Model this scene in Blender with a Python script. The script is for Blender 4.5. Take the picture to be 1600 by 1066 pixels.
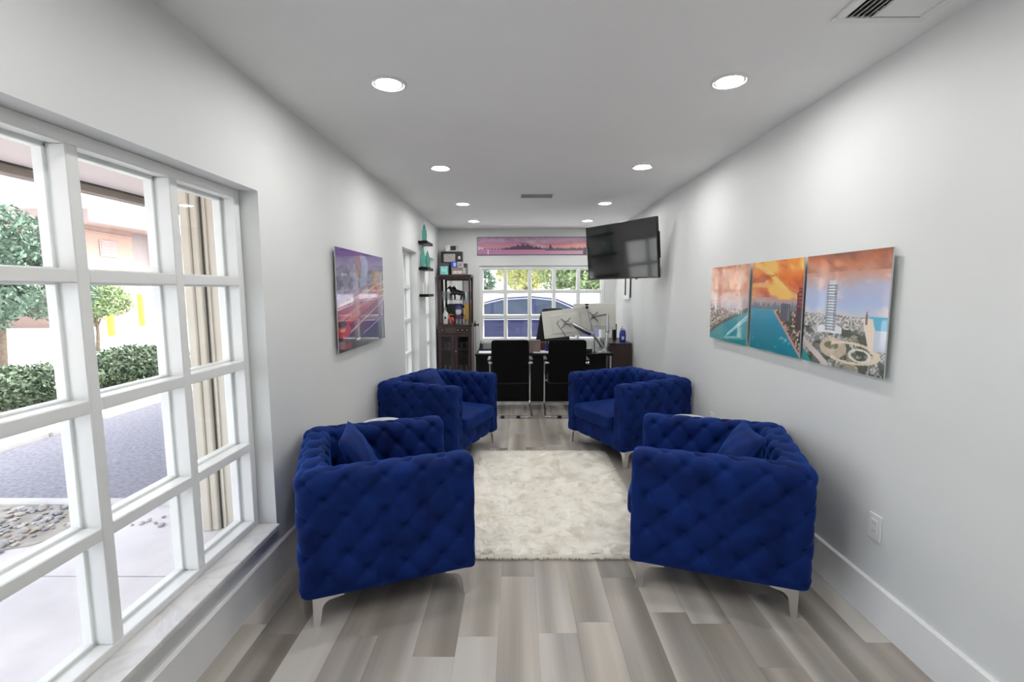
import bpy, math, random
import numpy as np
from mathutils import Matrix, Vector, Euler

for o in list(bpy.data.objects): bpy.data.objects.remove(o, do_unlink=True)
scene = bpy.context.scene
COL = scene.collection
random.seed(7); RNG = np.random.default_rng(7)
PI = math.pi
def rad(d): return d * PI / 180

# ------------------------------------------------------------------ camera
FPX, PITCH, YAW, ROLL, CAMH = 744.0, .1053, -.0094, -.0037, 1.4612
_f = Vector((math.sin(YAW)*math.cos(PITCH), math.cos(YAW)*math.cos(PITCH), -math.sin(PITCH)))
_r = Vector((math.cos(YAW), -math.sin(YAW), 0)); _u = _r.cross(_f)
_r, _u = _r*math.cos(ROLL)+_u*math.sin(ROLL), _u*math.cos(ROLL)-_r*math.sin(ROLL)
cam_d = bpy.data.cameras.new('camera'); cam = bpy.data.objects.new('camera', cam_d); COL.objects.link(cam)
cam_d.sensor_width = 36; cam_d.lens = 36*FPX/1600; cam_d.clip_start = .02; cam_d.clip_end = 400
cam.matrix_world = Matrix(((_r.x, _u.x, -_f.x, 0), (_r.y, _u.y, -_f.y, 0), (_r.z, _u.z, -_f.z, CAMH), (0, 0, 0, 1)))
scene.camera = cam

# ------------------------------------------------------------------ sky, sun, exposure
SKY_STRENGTH, SUN_STRENGTH, LAMP_RADIANCE, EXPOSURE = .55, 2.6, 110.0, 0.90
w = bpy.data.worlds.new('sky'); scene.world = w; w.use_nodes = True
nt = w.node_tree; bg = nt.nodes['Background']
sky = nt.nodes.new('ShaderNodeTexSky'); sky.sky_type = 'NISHITA'; sky.sun_disc = False
sky.sun_elevation = rad(49); sky.sun_rotation = rad(70); sky.air_density = .8; sky.dust_density = 3; sky.ozone_density = .6
hs = nt.nodes.new('ShaderNodeHueSaturation'); hs.inputs['Saturation'].default_value = .35      # thin bright cloud cover
nt.links.new(sky.outputs[0], hs.inputs['Color']); nt.links.new(hs.outputs[0], bg.inputs[0]); bg.inputs[1].default_value = SKY_STRENGTH
sl = bpy.data.lights.new('sun', 'SUN'); sl.energy = SUN_STRENGTH; sl.angle = rad(1.0); sl.color = (1, .95, .86)
so = bpy.data.objects.new('sun', sl); COL.objects.link(so)
so.rotation_euler = Vector((-.70, -.25, -.85)).to_track_quat('-Z', 'Y').to_euler(); so.location = (20, 8, 25)
vs = scene.view_settings; vs.view_transform = 'Standard'; vs.look = 'None'; vs.gamma = 1; vs.use_curve_mapping = False
vs.exposure = EXPOSURE

# ------------------------------------------------------------------ room sizes
XL, XR, YF, YB, ZC = -1.226, 1.5735, 7.669, -1.6, 2.44

# ------------------------------------------------------------------ helpers
def lin(c):
    c = np.asarray(c, float)/255.
    return np.where(c <= .04045, c/12.92, ((c+.055)/1.055)**2.4)
def srgb(r, g, b):
    l = lin((r, g, b)); return (float(l[0]), float(l[1]), float(l[2]))

class MB:
    def __init__(s): s.v = []; s.f = []; s.M = None; s.smooth = False
    def add(s, vs_, fs):
        n = len(s.v)
        if s.M is not None: vs_ = [tuple(s.M @ Vector(p)) for p in vs_]
        s.v.extend(tuple(p) for p in vs_); s.f.extend([tuple(i+n for i in f) for f in fs]); return s
    def at(s, loc=(0, 0, 0), rot=(0, 0, 0)):
        s.M = Matrix.Translation(loc) @ Euler(rot).to_matrix().to_4x4(); return s
    def box(s, a, b, bev=0.0):
        a = [min(p, q) for p, q in zip(a, b)], [max(p, q) for p, q in zip(a, b)]
        (x0, y0, z0), (x1, y1, z1) = a
        if bev <= 0:
            return s.add([(x, y, z) for x in (x0, x1) for y in (y0, y1) for z in (z0, z1)],
                         [(0, 1, 3, 2), (4, 6, 7, 5), (0, 4, 5, 1), (2, 3, 7, 6), (0, 2, 6, 4), (1, 5, 7, 3)])
        bev = min(bev, (x1-x0)*.45, (y1-y0)*.45, (z1-z0)*.45)
        C = [(x0+x1)/2, (y0+y1)/2, (z0+z1)/2]; Hh = [(x1-x0)/2, (y1-y0)/2, (z1-z0)/2]
        vs_ = []; idx = {}
        for sx in (-1, 1):
            for sy in (-1, 1):
                for sz in (-1, 1):
                    for ax in range(3):
                        sg = (sx, sy, sz)
                        idx[(sx, sy, sz, ax)] = len(vs_)
                        vs_.append(tuple(C[k]+sg[k]*(Hh[k] if k == ax else Hh[k]-bev) for k in range(3)))
        fs = []
        for ax in range(3):
            o = [k for k in range(3) if k != ax]
            for sg in (-1, 1):
                q = []
                for p, r in ((-1, -1), (1, -1), (1, 1), (-1, 1)):
                    k = [0, 0, 0]; k[ax] = sg; k[o[0]] = p; k[o[1]] = r; q.append(idx[tuple(k)+(ax,)])
                flip = (sg > 0) != (ax == 1)
                fs.append(tuple(q) if flip else tuple(reversed(q)))
            for p in (-1, 1):
                for r in (-1, 1):
                    ka = [0, 0, 0]; ka[o[0]] = p; ka[o[1]] = r
                    k1 = list(ka); k1[ax] = -1; k2 = list(ka); k2[ax] = 1
                    fs.append((idx[tuple(k1)+(o[0],)], idx[tuple(k2)+(o[0],)], idx[tuple(k2)+(o[1],)], idx[tuple(k1)+(o[1],)]))
        for sx in (-1, 1):
            for sy in (-1, 1):
                for sz in (-1, 1): fs.append(tuple(idx[(sx, sy, sz, k)] for k in range(3)))
        return s.add(vs_, fs)
    def tube(s, pts, r, n=10, caps=True, closed=False):
        pts = [Vector(p) for p in pts]; rs = r if isinstance(r, (list, tuple)) else [r]*len(pts)
        m = len(pts); T = []
        for i in range(m):
            if closed: t = pts[(i+1) % m]-pts[i-1]
            else: t = pts[min(i+1, m-1)]-pts[max(i-1, 0)]
            T.append(t.normalized())
        up = Vector((0, 0, 1)) if abs(T[0].z) < .9 else Vector((1, 0, 0))
        nrm = T[0].cross(up).normalized(); vs_ = []
        for i in range(m):
            nrm = (nrm-T[i]*nrm.dot(T[i])).normalized(); b = T[i].cross(nrm)
            for k in range(n):
                a = 2*PI*k/n; vs_.append(tuple(pts[i]+(nrm*math.cos(a)+b*math.sin(a))*rs[i]))
        fs = []
        for i in range(m if closed else m-1):
            j = (i+1) % m
            for k in range(n): fs.append((i*n+k, i*n+(k+1) % n, j*n+(k+1) % n, j*n+k))
        if caps and not closed: fs += [tuple(reversed(range(n))), tuple(range((m-1)*n, m*n))]
        return s.add(vs_, fs)
    def lathe(s, prof, n=20, c=(0, 0, 0)):
        vs_ = []; fs = []
        for r, z in prof:
            for k in range(n): vs_.append((c[0]+r*math.cos(2*PI*k/n), c[1]+r*math.sin(2*PI*k/n), c[2]+z))
        for i in range(len(prof)-1):
            for k in range(n): fs.append((i*n+k, i*n+(k+1) % n, (i+1)*n+(k+1) % n, (i+1)*n+k))
        fs += [tuple(reversed(range(n))), tuple(range((len(prof)-1)*n, len(prof)*n))]
        return s.add(vs_, fs)
    def prism(s, poly, d0, d1, ax='y'):
        n = len(poly)
        def P(a, b, d): return {'y': (a, d, b), 'x': (d, a, b), 'z': (a, b, d)}[ax]
        vs_ = [P(a, b, d0) for a, b in poly]+[P(a, b, d1) for a, b in poly]
        fs = [tuple(range(n)), tuple(reversed(range(n, 2*n)))]+[(i, i+n, (i+1) % n+n, (i+1) % n) for i in range(n)]
        return s.add(vs_, fs)
    def grid(s, G, closeu=False):
        G = np.asarray(G); a, b = G.shape[:2]
        fs = [(i*b+j, ((i+1) % a)*b+j, ((i+1) % a)*b+j+1, i*b+j+1) for i in range(a if closeu else a-1) for j in range(b-1)]
        return s.add([tuple(p) for p in G.reshape(-1, 3)], fs)
    def mesh(s, name, smooth=None, fix=True):
        me = bpy.data.meshes.new(name); me.from_pydata(s.v, [], s.f); me.update()
        if fix:
            import bmesh
            b = bmesh.new(); b.from_mesh(me); bmesh.ops.recalc_face_normals(b, faces=b.faces); b.to_mesh(me); b.free()
        if smooth:
            me.shade_smooth()
            if smooth != 'all':
                try: me.set_sharp_from_angle(angle=rad(smooth))
                except Exception: pass
        return me
def obj(name, mb, mat, parent=None, loc=(0, 0, 0), rot=(0, 0, 0), smooth=None, fix=True):
    me = mb if isinstance(mb, bpy.types.Mesh) else mb.mesh(name, smooth, fix)
    o = bpy.data.objects.new(name, me); COL.objects.link(o); o.location = loc; o.rotation_euler = rot
    if mat is not None and not me.materials: me.materials.append(mat)
    if parent: o.parent = parent
    return o
def tag(o, label, cat=None, group=None, kind=None):
    o['label'] = label
    if cat: o['category'] = cat
    if group: o['group'] = group
    if kind: o['kind'] = kind
    return o
def thing(name, label, cat, loc=(0, 0, 0), rz=0, group=None, kind=None):
    o = bpy.data.objects.new(name, None); COL.objects.link(o); o.location = loc; o.rotation_euler = (0, 0, rz); o.empty_display_size = .1
    return tag(o, label, cat, group, kind)
def dup(o, parent=None):
    c = o.copy(); COL.objects.link(c)
    if parent: c.parent = parent
    for ch in list(o.children): dup(ch, c)
    return c
def boxm(a, b, bev=0): return MB().box(a, b, bev)

# ------------------------------------------------------------------ materials
def mat(name, col, rough=.5, metal=0, var=.06, scale=8, bump=0, bscale=60, coat=0, sheen=0, sheentint=None, spec=.5, emit=None, estr=0, coords='Object', stretch=(1, 1, 1), transmission=0):
    m = bpy.data.materials.new(name); m.use_nodes = True; nt = m.node_tree; N = nt.nodes; L = nt.links
    p = N['Principled BSDF']; tc = N.new('ShaderNodeTexCoord'); mp = N.new('ShaderNodeMapping'); mp.inputs['Scale'].default_value = stretch
    L.new(tc.outputs[coords], mp.inputs[0])
    nz = N.new('ShaderNodeTexNoise'); nz.inputs['Scale'].default_value = scale; nz.inputs['Detail'].default_value = 4
    L.new(mp.outputs[0], nz.inputs['Vector'])
    cr = N.new('ShaderNodeValToRGB'); e = cr.color_ramp.elements
    c = np.array(col[:3]); e[0].position = .3; e[1].position = .7
    e[0].color = (*(c*(1-var)), 1); e[1].color = (*np.minimum(c*(1+var), 1), 1)
    L.new(nz.outputs['Fac'], cr.inputs[0]); L.new(cr.outputs[0], p.inputs['Base Color'])
    p.inputs['Roughness'].default_value = rough; p.inputs['Metallic'].default_value = metal
    p.inputs['Coat Weight'].default_value = coat; p.inputs['Coat Roughness'].default_value = .04
    p.inputs['Specular IOR Level'].default_value = spec
    if sheen:
        p.inputs['Sheen Weight'].default_value = sheen; p.inputs['Sheen Roughness'].default_value = .35
        p.inputs['Sheen Tint'].default_value = (*(sheentint or col[:3]), 1)
    if transmission: p.inputs['Transmission Weight'].default_value = transmission
    if bump:
        nb = N.new('ShaderNodeTexNoise'); nb.inputs['Scale'].default_value = bscale; nb.inputs['Detail'].default_value = 3
        L.new(mp.outputs[0], nb.inputs['Vector'])
        b = N.new('ShaderNodeBump'); b.inputs['Strength'].default_value = bump; b.inputs['Distance'].default_value = .01
        L.new(nb.outputs['Fac'], b.inputs['Height']); L.new(b.outputs[0], p.inputs['Normal'])
    if emit is not None:
        p.inputs['Emission Color'].default_value = (*emit, 1); p.inputs['Emission Strength'].default_value = estr
    return m
def glassmat(name, tint=(.98, .99, .985), ior=1.45):
    m = bpy.data.materials.new(name); m.use_nodes = True; nt = m.node_tree; N = nt.nodes; L = nt.links
    N.remove(N['Principled BSDF']); out = N['Material Output']
    t = N.new('ShaderNodeBsdfTransparent'); t.inputs[0].default_value = (*tint, 1)
    g = N.new('ShaderNodeBsdfGlossy'); g.inputs['Roughness'].default_value = .02
    lw = N.new('ShaderNodeLayerWeight'); lw.inputs[0].default_value = .5      # facing = 1-cos, the same from both sides of the pane
    pw = N.new('ShaderNodeMath'); pw.operation = 'POWER'; pw.inputs[1].default_value = 5; L.new(lw.outputs['Facing'], pw.inputs[0])
    f0 = ((ior-1)/(ior+1))**2
    fr = N.new('ShaderNodeMath'); fr.operation = 'MULTIPLY_ADD'; fr.inputs[1].default_value = (1-f0)*.6; fr.inputs[2].default_value = f0; L.new(pw.outputs[0], fr.inputs[0])
    mx = N.new('ShaderNodeMixShader'); L.new(fr.outputs[0], mx.inputs[0]); L.new(t.outputs[0], mx.inputs[1]); L.new(g.outputs[0], mx.inputs[2])
    L.new(mx.outputs[0], out.inputs[0]); return m
def printmat(name, rough=.25, coat=1.0):
    m = bpy.data.materials.new(name); m.use_nodes = True; nt = m.node_tree; N = nt.nodes; p = N['Principled BSDF']
    a = N.new('ShaderNodeVertexColor'); a.layer_name = 'Col'
    nt.links.new(a.outputs[0], p.inputs['Base Color']); p.inputs['Roughness'].default_value = rough
    p.inputs['Coat Weight'].default_value = coat; p.inputs['Coat Roughness'].default_value = .02; p.inputs['Coat IOR'].default_value = 1.5
    return m
M = {}
M['wall'] = mat('wall_paint', (.745, .76, .752), .55, var=.012, scale=3, bump=.02, bscale=25)
M['ceiling'] = mat('ceiling_paint', (.90, .90, .905), .7, var=.01, scale=3)
M['trim'] = mat('white_trim_paint', (.86, .86, .86), .35, var=.015)
M['winwhite'] = mat('white_window_paint', (.85, .86, .85), .3, var=.015)
M['glass'] = glassmat('clear_window_glass')
M['velvet'] = None
M['chrome'] = mat('polished_chrome', (.82, .82, .84), .13, 1, var=.02)
M['brushed'] = mat('brushed_silver', (.44, .44, .45), .34, 1, var=.05, scale=40)
M['legmetal'] = mat('satin_steel', (.80, .80, .81), .28, 1, var=.03)
M['black'] = mat('black_plastic', (.012, .012, .013), .35, var=.1)
M['blackfabric'] = mat('black_mesh_fabric', (.0045, .0045, .005), .8, spec=.15, var=.15, scale=80, bump=.3, bscale=300)
M['blackleather'] = mat('black_leather', (.012, .012, .013), .42, spec=.35, var=.15, scale=20, bump=.25, bscale=120)
M['blackwood'] = mat('black_laminate', (.005, .0045, .0045), .4, spec=.25, var=.25, scale=6, stretch=(1, 1, .1))
M['espresso'] = mat('espresso_wood', (.040, .022, .021), .38, var=.3, scale=10, stretch=(3, 3, .3))
M['white'] = mat('white_plastic', (.82, .82, .81), .35, var=.02)
M['paper'] = mat('white_paper', (.85, .85, .87), .7, var=.02)
M['monitor'] = mat('pale_monitor_shell', (.74, .73, .67), .45, var=.02)
M['screen'] = mat('black_glossy_screen', (.006, .006, .007), .1, var=.05, coat=.25)
M['mirror'] = mat('mirror_glass', (.9, .9, .9), .02, 1, var=.0)
M['teal'] = mat('teal_glass', (.12, .45, .36), .12, var=.15, coat=.5)
M['fur'] = mat('cream_fur', (.97, .935, .85), .9, var=.03, scale=5, sheen=.3, sheentint=(.9, .88, .8))
def furmat():
    m = M['fur']; nt = m.node_tree; N = nt.nodes; L = nt.links; p = N['Principled BSDF']; out = N['Material Output']
    tr = N.new('ShaderNodeBsdfTranslucent'); tr.inputs[0].default_value = (.97, .935, .85, 1); mx = N.new('ShaderNodeMixShader'); mx.inputs[0].default_value = .28
    L.new(p.outputs[0], mx.inputs[1]); L.new(tr.outputs[0], mx.inputs[2]); L.new(mx.outputs[0], out.inputs[0])
furmat()
M['furback'] = mat('cream_fur_backing', (.97, .935, .85), .95, var=.02)
M['concrete'] = mat('pale_concrete', (.73, .695, .70), .85, var=.1, scale=2.5, bump=.1, bscale=40)
M['drive'] = mat('bright_concrete', (.68, .68, .66), .85, var=.06, scale=1.5)
M['asphalt'] = mat('grey_asphalt', (.27, .26, .295), .9, var=.25, scale=30, bump=.5, bscale=120)
M['kerb'] = mat('kerb_concrete', (.62, .60, .57), .85, var=.08, scale=6)
M['soil'] = mat('dry_soil', (.42, .39, .34), .95, var=.2, scale=8, bump=.4, bscale=60)
M['stucco'] = mat('pink_stucco', (.31, .205, .17), .85, var=.05, scale=4, bump=.1, bscale=50)
M['soffit'] = mat('pink_soffit_paint', (.72, .62, .60), .8, var=.03, scale=3)
M['eave'] = mat('dusty_pink_eave_paint', (.30, .225, .215), .8, var=.05, scale=2)
M['fascia'] = mat('brown_fascia_wood', (.30, .24, .20), .7, var=.2, scale=12, stretch=(1, .2, 1))
M['darkgap'] = mat('dark_brown_and_gap_shade', (.05, .045, .04), .8, var=.3, scale=20)  # dark brown, also the painted shade in the soffit gap
M['beige'] = mat('beige_exterior_paint', (.62, .57, .48), .7, var=.04)
M['ribbed'] = mat('tan_ribbed_board', (.33, .28, .19), .7, var=.12, scale=10, stretch=(1, 1, .1))
M['greypanel'] = mat('grey_metal_door', (.24, .20, .20), .6, var=.06)
M['vinyl'] = mat('white_vinyl', (.85, .86, .86), .5, var=.02)
M['yellow'] = mat('yellow_bollard_paint', (.85, .65, .03), .5, var=.06)
M['bark'] = mat('grey_brown_bark', (.16, .12, .09), .9, var=.3, scale=20, bump=.5, bscale=40)
def leafmat(name, c, var=.45):
    m = mat(name, c, .55, var=var, scale=3.5); return m
M['leafdark'] = leafmat('dark_green_leaf', (.085, .125, .07))
M['leafblue'] = leafmat('blue_green_leaf', (.10, .165, .115))
M['leafyellow'] = leafmat('yellow_green_leaf', (.48, .49, .20))
M['leafmid'] = leafmat('mid_green_leaf', (.24, .32, .15))

def velvet():
    m = bpy.data.materials.new('royal_blue_velvet'); m.use_nodes = True; nt = m.node_tree; N = nt.nodes; L = nt.links; p = N['Principled BSDF']
    tc = N.new('ShaderNodeTexCoord'); oi = N.new('ShaderNodeObjectInfo')
    av = N.new('ShaderNodeVectorMath'); av.operation = 'ADD'; L.new(tc.outputs['Object'], av.inputs[0]); L.new(oi.outputs['Random'], av.inputs[1])
    nz = N.new('ShaderNodeTexNoise'); nz.inputs['Scale'].default_value = 7; nz.inputs['Detail'].default_value = 5; nz.inputs['Distortion'].default_value = .3
    L.new(av.outputs[0], nz.inputs['Vector'])
    cr = N.new('ShaderNodeValToRGB'); e = cr.color_ramp.elements
    e[0].position = .25; e[1].position = .78; e[0].color = (.0014, .0090, .066, 1); e[1].color = (.0054, .030, .190, 1)
    L.new(nz.outputs['Fac'], cr.inputs[0]); L.new(cr.outputs[0], p.inputs['Base Color'])
    p.inputs['Roughness'].default_value = .75; p.inputs['Specular IOR Level'].default_value = .15
    p.inputs['Sheen Weight'].default_value = .8; p.inputs['Sheen Roughness'].default_value = .28; p.inputs['Sheen Tint'].default_value = (.035, .20, .85, 1)
    n2 = N.new('ShaderNodeTexNoise'); n2.inputs['Scale'].default_value = 240; L.new(tc.outputs['Object'], n2.inputs['Vector'])
    b = N.new('ShaderNodeBump'); b.inputs['Strength'].default_value = .12; b.inputs['Distance'].default_value = .004
    L.new(n2.outputs['Fac'], b.inputs['Height']); L.new(b.outputs[0], p.inputs['Normal']); return m
M['velvet'] = velvet()
def plankmat():
    m = bpy.data.materials.new('grey_vinyl_plank'); m.use_nodes = True; nt = m.node_tree; N = nt.nodes; L = nt.links; p = N['Principled BSDF']
    tc = N.new('ShaderNodeTexCoord'); oi = N.new('ShaderNodeObjectInfo')
    cm = N.new('ShaderNodeCombineXYZ')
    mul = N.new('ShaderNodeMath'); mul.operation = 'MULTIPLY'; mul.inputs[1].default_value = 37; L.new(oi.outputs['Random'], mul.inputs[0])
    for i in range(3): L.new(mul.outputs[0], cm.inputs[i])
    av = N.new('ShaderNodeVectorMath'); L.new(tc.outputs['Object'], av.inputs[0]); L.new(cm.outputs[0], av.inputs[1])
    def noise(sc, stretch, det=3):
        mp = N.new('ShaderNodeMapping'); mp.inputs['Scale'].default_value = stretch; L.new(av.outputs[0], mp.inputs[0])
        n = N.new('ShaderNodeTexNoise'); n.inputs['Scale'].default_value = sc; n.inputs['Detail'].default_value = det; L.new(mp.outputs[0], n.inputs['Vector']); return n
    broad = noise(7, (1, .05, 1), 1); grain = noise(90, (1, .03, 1), 4); hue = noise(3, (1, .6, 1), 1)
    cr = N.new('ShaderNodeValToRGB'); e = cr.color_ramp.elements
    e[0].position = .25; e[0].color = (*srgb(130, 125, 119), 1); e[1].position = .70; e[1].color = (*srgb(203, 199, 193), 1)
    k = e.new(.48); k.color = (*srgb(166, 161, 155), 1)
    ma = N.new('ShaderNodeMath'); ma.operation = 'MULTIPLY_ADD'; ma.inputs[1].default_value = .09; L.new(grain.outputs['Fac'], ma.inputs[0])
    mb_ = N.new('ShaderNodeMath'); mb_.operation = 'MULTIPLY_ADD'; mb_.inputs[1].default_value = .22; mb_.inputs[2].default_value = -.13
    L.new(oi.outputs['Random'], mb_.inputs[0]); 
    md = N.new('ShaderNodeMath'); md.operation = 'ADD'; L.new(broad.outputs['Fac'], md.inputs[0]); L.new(mb_.outputs[0], md.inputs[1])
    L.new(md.outputs[0], ma.inputs[2]); L.new(ma.outputs[0], cr.inputs[0])
    mx = N.new('ShaderNodeMix'); mx.data_type = 'RGBA'; mx.blend_type = 'MULTIPLY'
    hr = N.new('ShaderNodeValToRGB'); h = hr.color_ramp.elements; h[0].position = .4; h[1].position = .65
    h[0].color = (1, .99, .98, 1); h[1].color = (1, .955, .89, 1); L.new(hue.outputs['Fac'], hr.inputs[0])
    mx.inputs[0].default_value = 1; L.new(cr.outputs[0], mx.inputs[6]); L.new(hr.outputs[0], mx.inputs[7]); L.new(mx.outputs[2], p.inputs['Base Color'])
    p.inputs['Roughness'].default_value = .42; p.inputs['Specular IOR Level'].default_value = .4
    b = N.new('ShaderNodeBump'); b.inputs['Strength'].default_value = .05; b.inputs['Distance'].default_value = .004
    L.new(grain.outputs['Fac'], b.inputs['Height']); L.new(b.outputs[0], p.inputs['Normal']); return m
M['plank'] = plankmat()
def marblemat():
    m = mat('white_marble', (.78, .77, .75), .18, var=.03); nt = m.node_tree; N = nt.nodes; L = nt.links; p = N['Principled BSDF']
    tc = N.new('ShaderNodeTexCoord'); n = N.new('ShaderNodeTexNoise'); n.inputs['Scale'].default_value = 5; n.inputs['Detail'].default_value = 6; n.inputs['Distortion'].default_value = 1.2
    L.new(tc.outputs['Object'], n.inputs['Vector']); cr = N.new('ShaderNodeValToRGB'); e = cr.color_ramp.elements
    e[0].position = .44; e[0].color = (.80, .79, .78, 1); e[1].position = .56; e[1].color = (.80, .79, .78, 1); k = e.new(.5); k.color = (.70, .695, .69, 1)
    L.new(n.outputs['Fac'], cr.inputs[0]); L.new(cr.outputs[0], p.inputs['Base Color']); return m
M['marble'] = marblemat()
M['lamp'] = mat('lamp_diffuser', (.9, .9, .9), .5, var=0, emit=(1, .985, .96), estr=LAMP_RADIANCE)

# ================================================================== ROOM SHELL
WT = .22
# floor with planks
fl = tag(obj('floor', boxm((XL-WT, YB-.1, -.12), (XR+.1, YF+.1, -.009)), mat('floor_underlay', (.25, .24, .23), .9)), 'grey wood-look plank floor of the long sitting room', kind='structure')
PW, PL = .1703, 1.22
x0 = .0885
k0 = math.floor((XL-x0)/PW)
phase = {-1: 2.307, 2: 2.297, 1: 1.970, -2: 1.879, 4: 1.960, -5: 1.884, -7: 1.889}
full = boxm((0, 0, -.008), (PW-.0003, PL-.0003, 0), .0004).mesh('plank')
full.materials.append(M['plank'])
k = k0
while x0+k*PW < XR:
    xa, xb = max(x0+k*PW, XL), min(x0+(k+1)*PW, XR)
    ph = phase.get(k, 1.9+((k*.37) % 1)*PL)
    n = math.floor((YB-ph)/PL)
    while ph+n*PL < YF:
        ya, yb = max(ph+n*PL, YB), min(ph+(n+1)*PL, YF)
        if yb-ya > .01 and xb-xa > .005:
            if abs(yb-ya-PL) < 1e-4 and abs(xb-xa-PW) < 1e-4: o = obj('plank', full, None, fl)
            else: o = obj('plank', boxm((0, 0, -.008), (xb-xa-.0003, yb-ya-.0003, 0), .0004), M['plank'], fl)
            o.location = (xa+.00015, ya+.00015, 0)
        n += 1
    k += 1
tag(obj('ceiling', boxm((XL-WT, YB-.1, ZC), (XR+.1, YF+.25, ZC+.15)), M['ceiling']), 'flat pale grey ceiling with recessed lights', kind='structure')

# left wall with openings (y0,y1,z0,z1)
LW = [(-.25, 2.309, .262, 1.937), (5.19, 5.95, .262, 1.937), (6.46, 7.20, .262, 1.937)]
def wall_cells(xs, zs, solid, P):
    # solid wall of cells without inner faces; P(a, z, d) -> point, d = 0 room side, 1 outer side
    m = MB(); na, nz = len(xs)-1, len(zs)-1
    S = lambda i, j: 0 <= i < na and 0 <= j < nz and solid((xs[i]+xs[i+1])/2, (zs[j]+zs[j+1])/2)
    idx = {}
    def V(i, j, d):
        if (i, j, d) not in idx: idx[(i, j, d)] = len(m.v); m.v.append(P(xs[i], zs[j], d))
        return idx[(i, j, d)]
    for i in range(na):
        for j in range(nz):
            if not S(i, j): continue
            for d in (0, 1): m.f.append((V(i, j, d), V(i+1, j, d), V(i+1, j+1, d), V(i, j+1, d)))
            for (di, dj, a, b) in ((-1, 0, (i, j), (i, j+1)), (1, 0, (i+1, j), (i+1, j+1)), (0, -1, (i, j), (i+1, j)), (0, 1, (i, j+1), (i+1, j+1))):
                if not S(i+di, j+dj): m.f.append((V(*a, 0), V(*b, 0), V(*b, 1), V(*a, 1)))
    return m
def hole_wall(name, a0, a1, holes, P, label):
    xs = sorted({a0, a1, *[h[0] for h in holes], *[h[1] for h in holes]}); zs = sorted({0, ZC, *[h[2] for h in holes], *[h[3] for h in holes]})
    m = wall_cells(xs, zs, lambda a, z: not any(h[0] < a < h[1] and h[2] < z < h[3] for h in holes), P)
    return tag(obj(name, m, M['wall']), label, kind='structure')
hole_wall('wall_left', YB, YF+.2, LW, lambda a, z, d: (XL-WT*d, a, z), 'white wall with the large gridded window and two narrow ones')
tag(obj('wall_right', boxm((XR, YB, 0), (XR+.1, YF+.2, ZC)), M['wall']), 'long white wall carrying the three-panel skyline print', kind='structure')
FW = (-.592, 1.415, .655, 1.857)
hole_wall('wall_far', XL, XR, [FW], lambda a, z, d: (a, YF+.2*d, z), 'white end wall around the window behind the desk')
tag(obj('wall_back', boxm((XL, YB-.1, 0), (XR, YB, ZC)), M['wall']), 'plain white wall closing the near end of the room', kind='structure')
# baseboards
BH = .183
def baseprof(x, s): return [(x, 0), (x+s*.016, 0), (x+s*.016, BH-.006), (x+s*.010, BH), (x, BH)]
def bbx(name, x, s, ya, yb, label):
    m = MB(); m.prism([(a, b) for a, b in baseprof(x, s)], ya, yb, 'y'); return tag(obj(name, m, M['trim']), label, kind='structure')
bbx('baseboard_left', XL, 1, YB, YF, 'tall white baseboard under the big gridded window'); bbx('baseboard_right', XR, -1, YB, YF, 'tall white baseboard along the wall of the skyline print')
m = MB(); m.prism([(YF, 0), (YF-.016, 0), (YF-.016, BH-.006), (YF-.01, BH), (YF, BH)], XL+.017, XR-.017, 'x')
tag(obj('baseboard_far', m, M['trim']), 'white baseboard along the wall behind the desk', kind='structure')

# windows: built in a local frame: x along width, y = depth (0 = room-side face, + = outward), z up
def window(name, label, wdt, z0, z1, ncol, rows, loc, rz, bar=.042, depth=.05, odepth=.036, sill=False):
    t = thing(name, label, None, loc, rz, kind='structure')
    H = z1
    fr = MB(); b = bar
    for (ya, yb, w_) in ((0, depth, b), (depth+.012, depth+.012+odepth, b+.012)):
        fr.box((0, ya, z0), (w_, yb, z1), .003); fr.box((wdt-w_, ya, z0), (wdt, yb, z1), .003)
        fr.box((w_, ya, z1-w_), (wdt-w_, yb, z1), .003); fr.box((w_, ya, z0), (wdt-w_, yb, z0+w_*.75), .003)
    fr.box((0, depth-.001, z0), (b-.004, depth+.013, z1)); fr.box((wdt-b+.004, depth-.001, z0), (wdt, depth+.013, z1)); fr.box((b-.004, depth-.001, z1-b+.004), (wdt-b+.004, depth+.013, z1)); fr.box((b-.004, depth-.001, z0), (wdt-b+.004, depth+.013, z0+b*.75-.004))
    obj('frame', fr, M['winwhite'], t)
    step = (wdt-b)/ncol; xs = [b/2+step*i for i in range(ncol+1)]
    mull = MB().box((-b/2, 0, z0+b*.75), (b/2, depth, z1-b), .003).box((-b/2-.006, depth+.012, z0+b*.75), (b/2+.006, depth+.012+odepth, z1-b), .003).box((-b/2+.004, depth-.001, z0+b*.75), (b/2-.004, depth+.013, z1-b)).mesh('mullion')
    for i in range(1, ncol): obj('mullion', mull, M['winwhite'], t, (xs[i], 0, 0))
    rail = MB().box((b/2, 0, -b/2), (step-b/2, depth, b/2), .003).box((b/2, depth+.012, -b/2-.005), (step-b/2, depth+.012+odepth, b/2+.005), .003).box((b/2, depth-.001, -b/2+.004), (step-b/2, depth+.013, b/2-.004)).mesh('muntin')
    zs = [z0+b*.4]+list(rows)+[z1-b*.5]
    for i in range(ncol):
        for r in rows: obj('muntin', rail, M['winwhite'], t, (xs[i], 0, r))
        for a, c in zip(zs[:-1], zs[1:]):
            obj('pane', boxm((xs[i]+b/2-.0035, depth+.003, a+(b/2-.0035 if a > z0+b else b*.33)), (xs[i+1]-b/2+.0035, depth+.009, c-b/2+.0035)), M['glass'], t)
    return t
ROWS = [.697, 1.109, 1.510]
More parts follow.
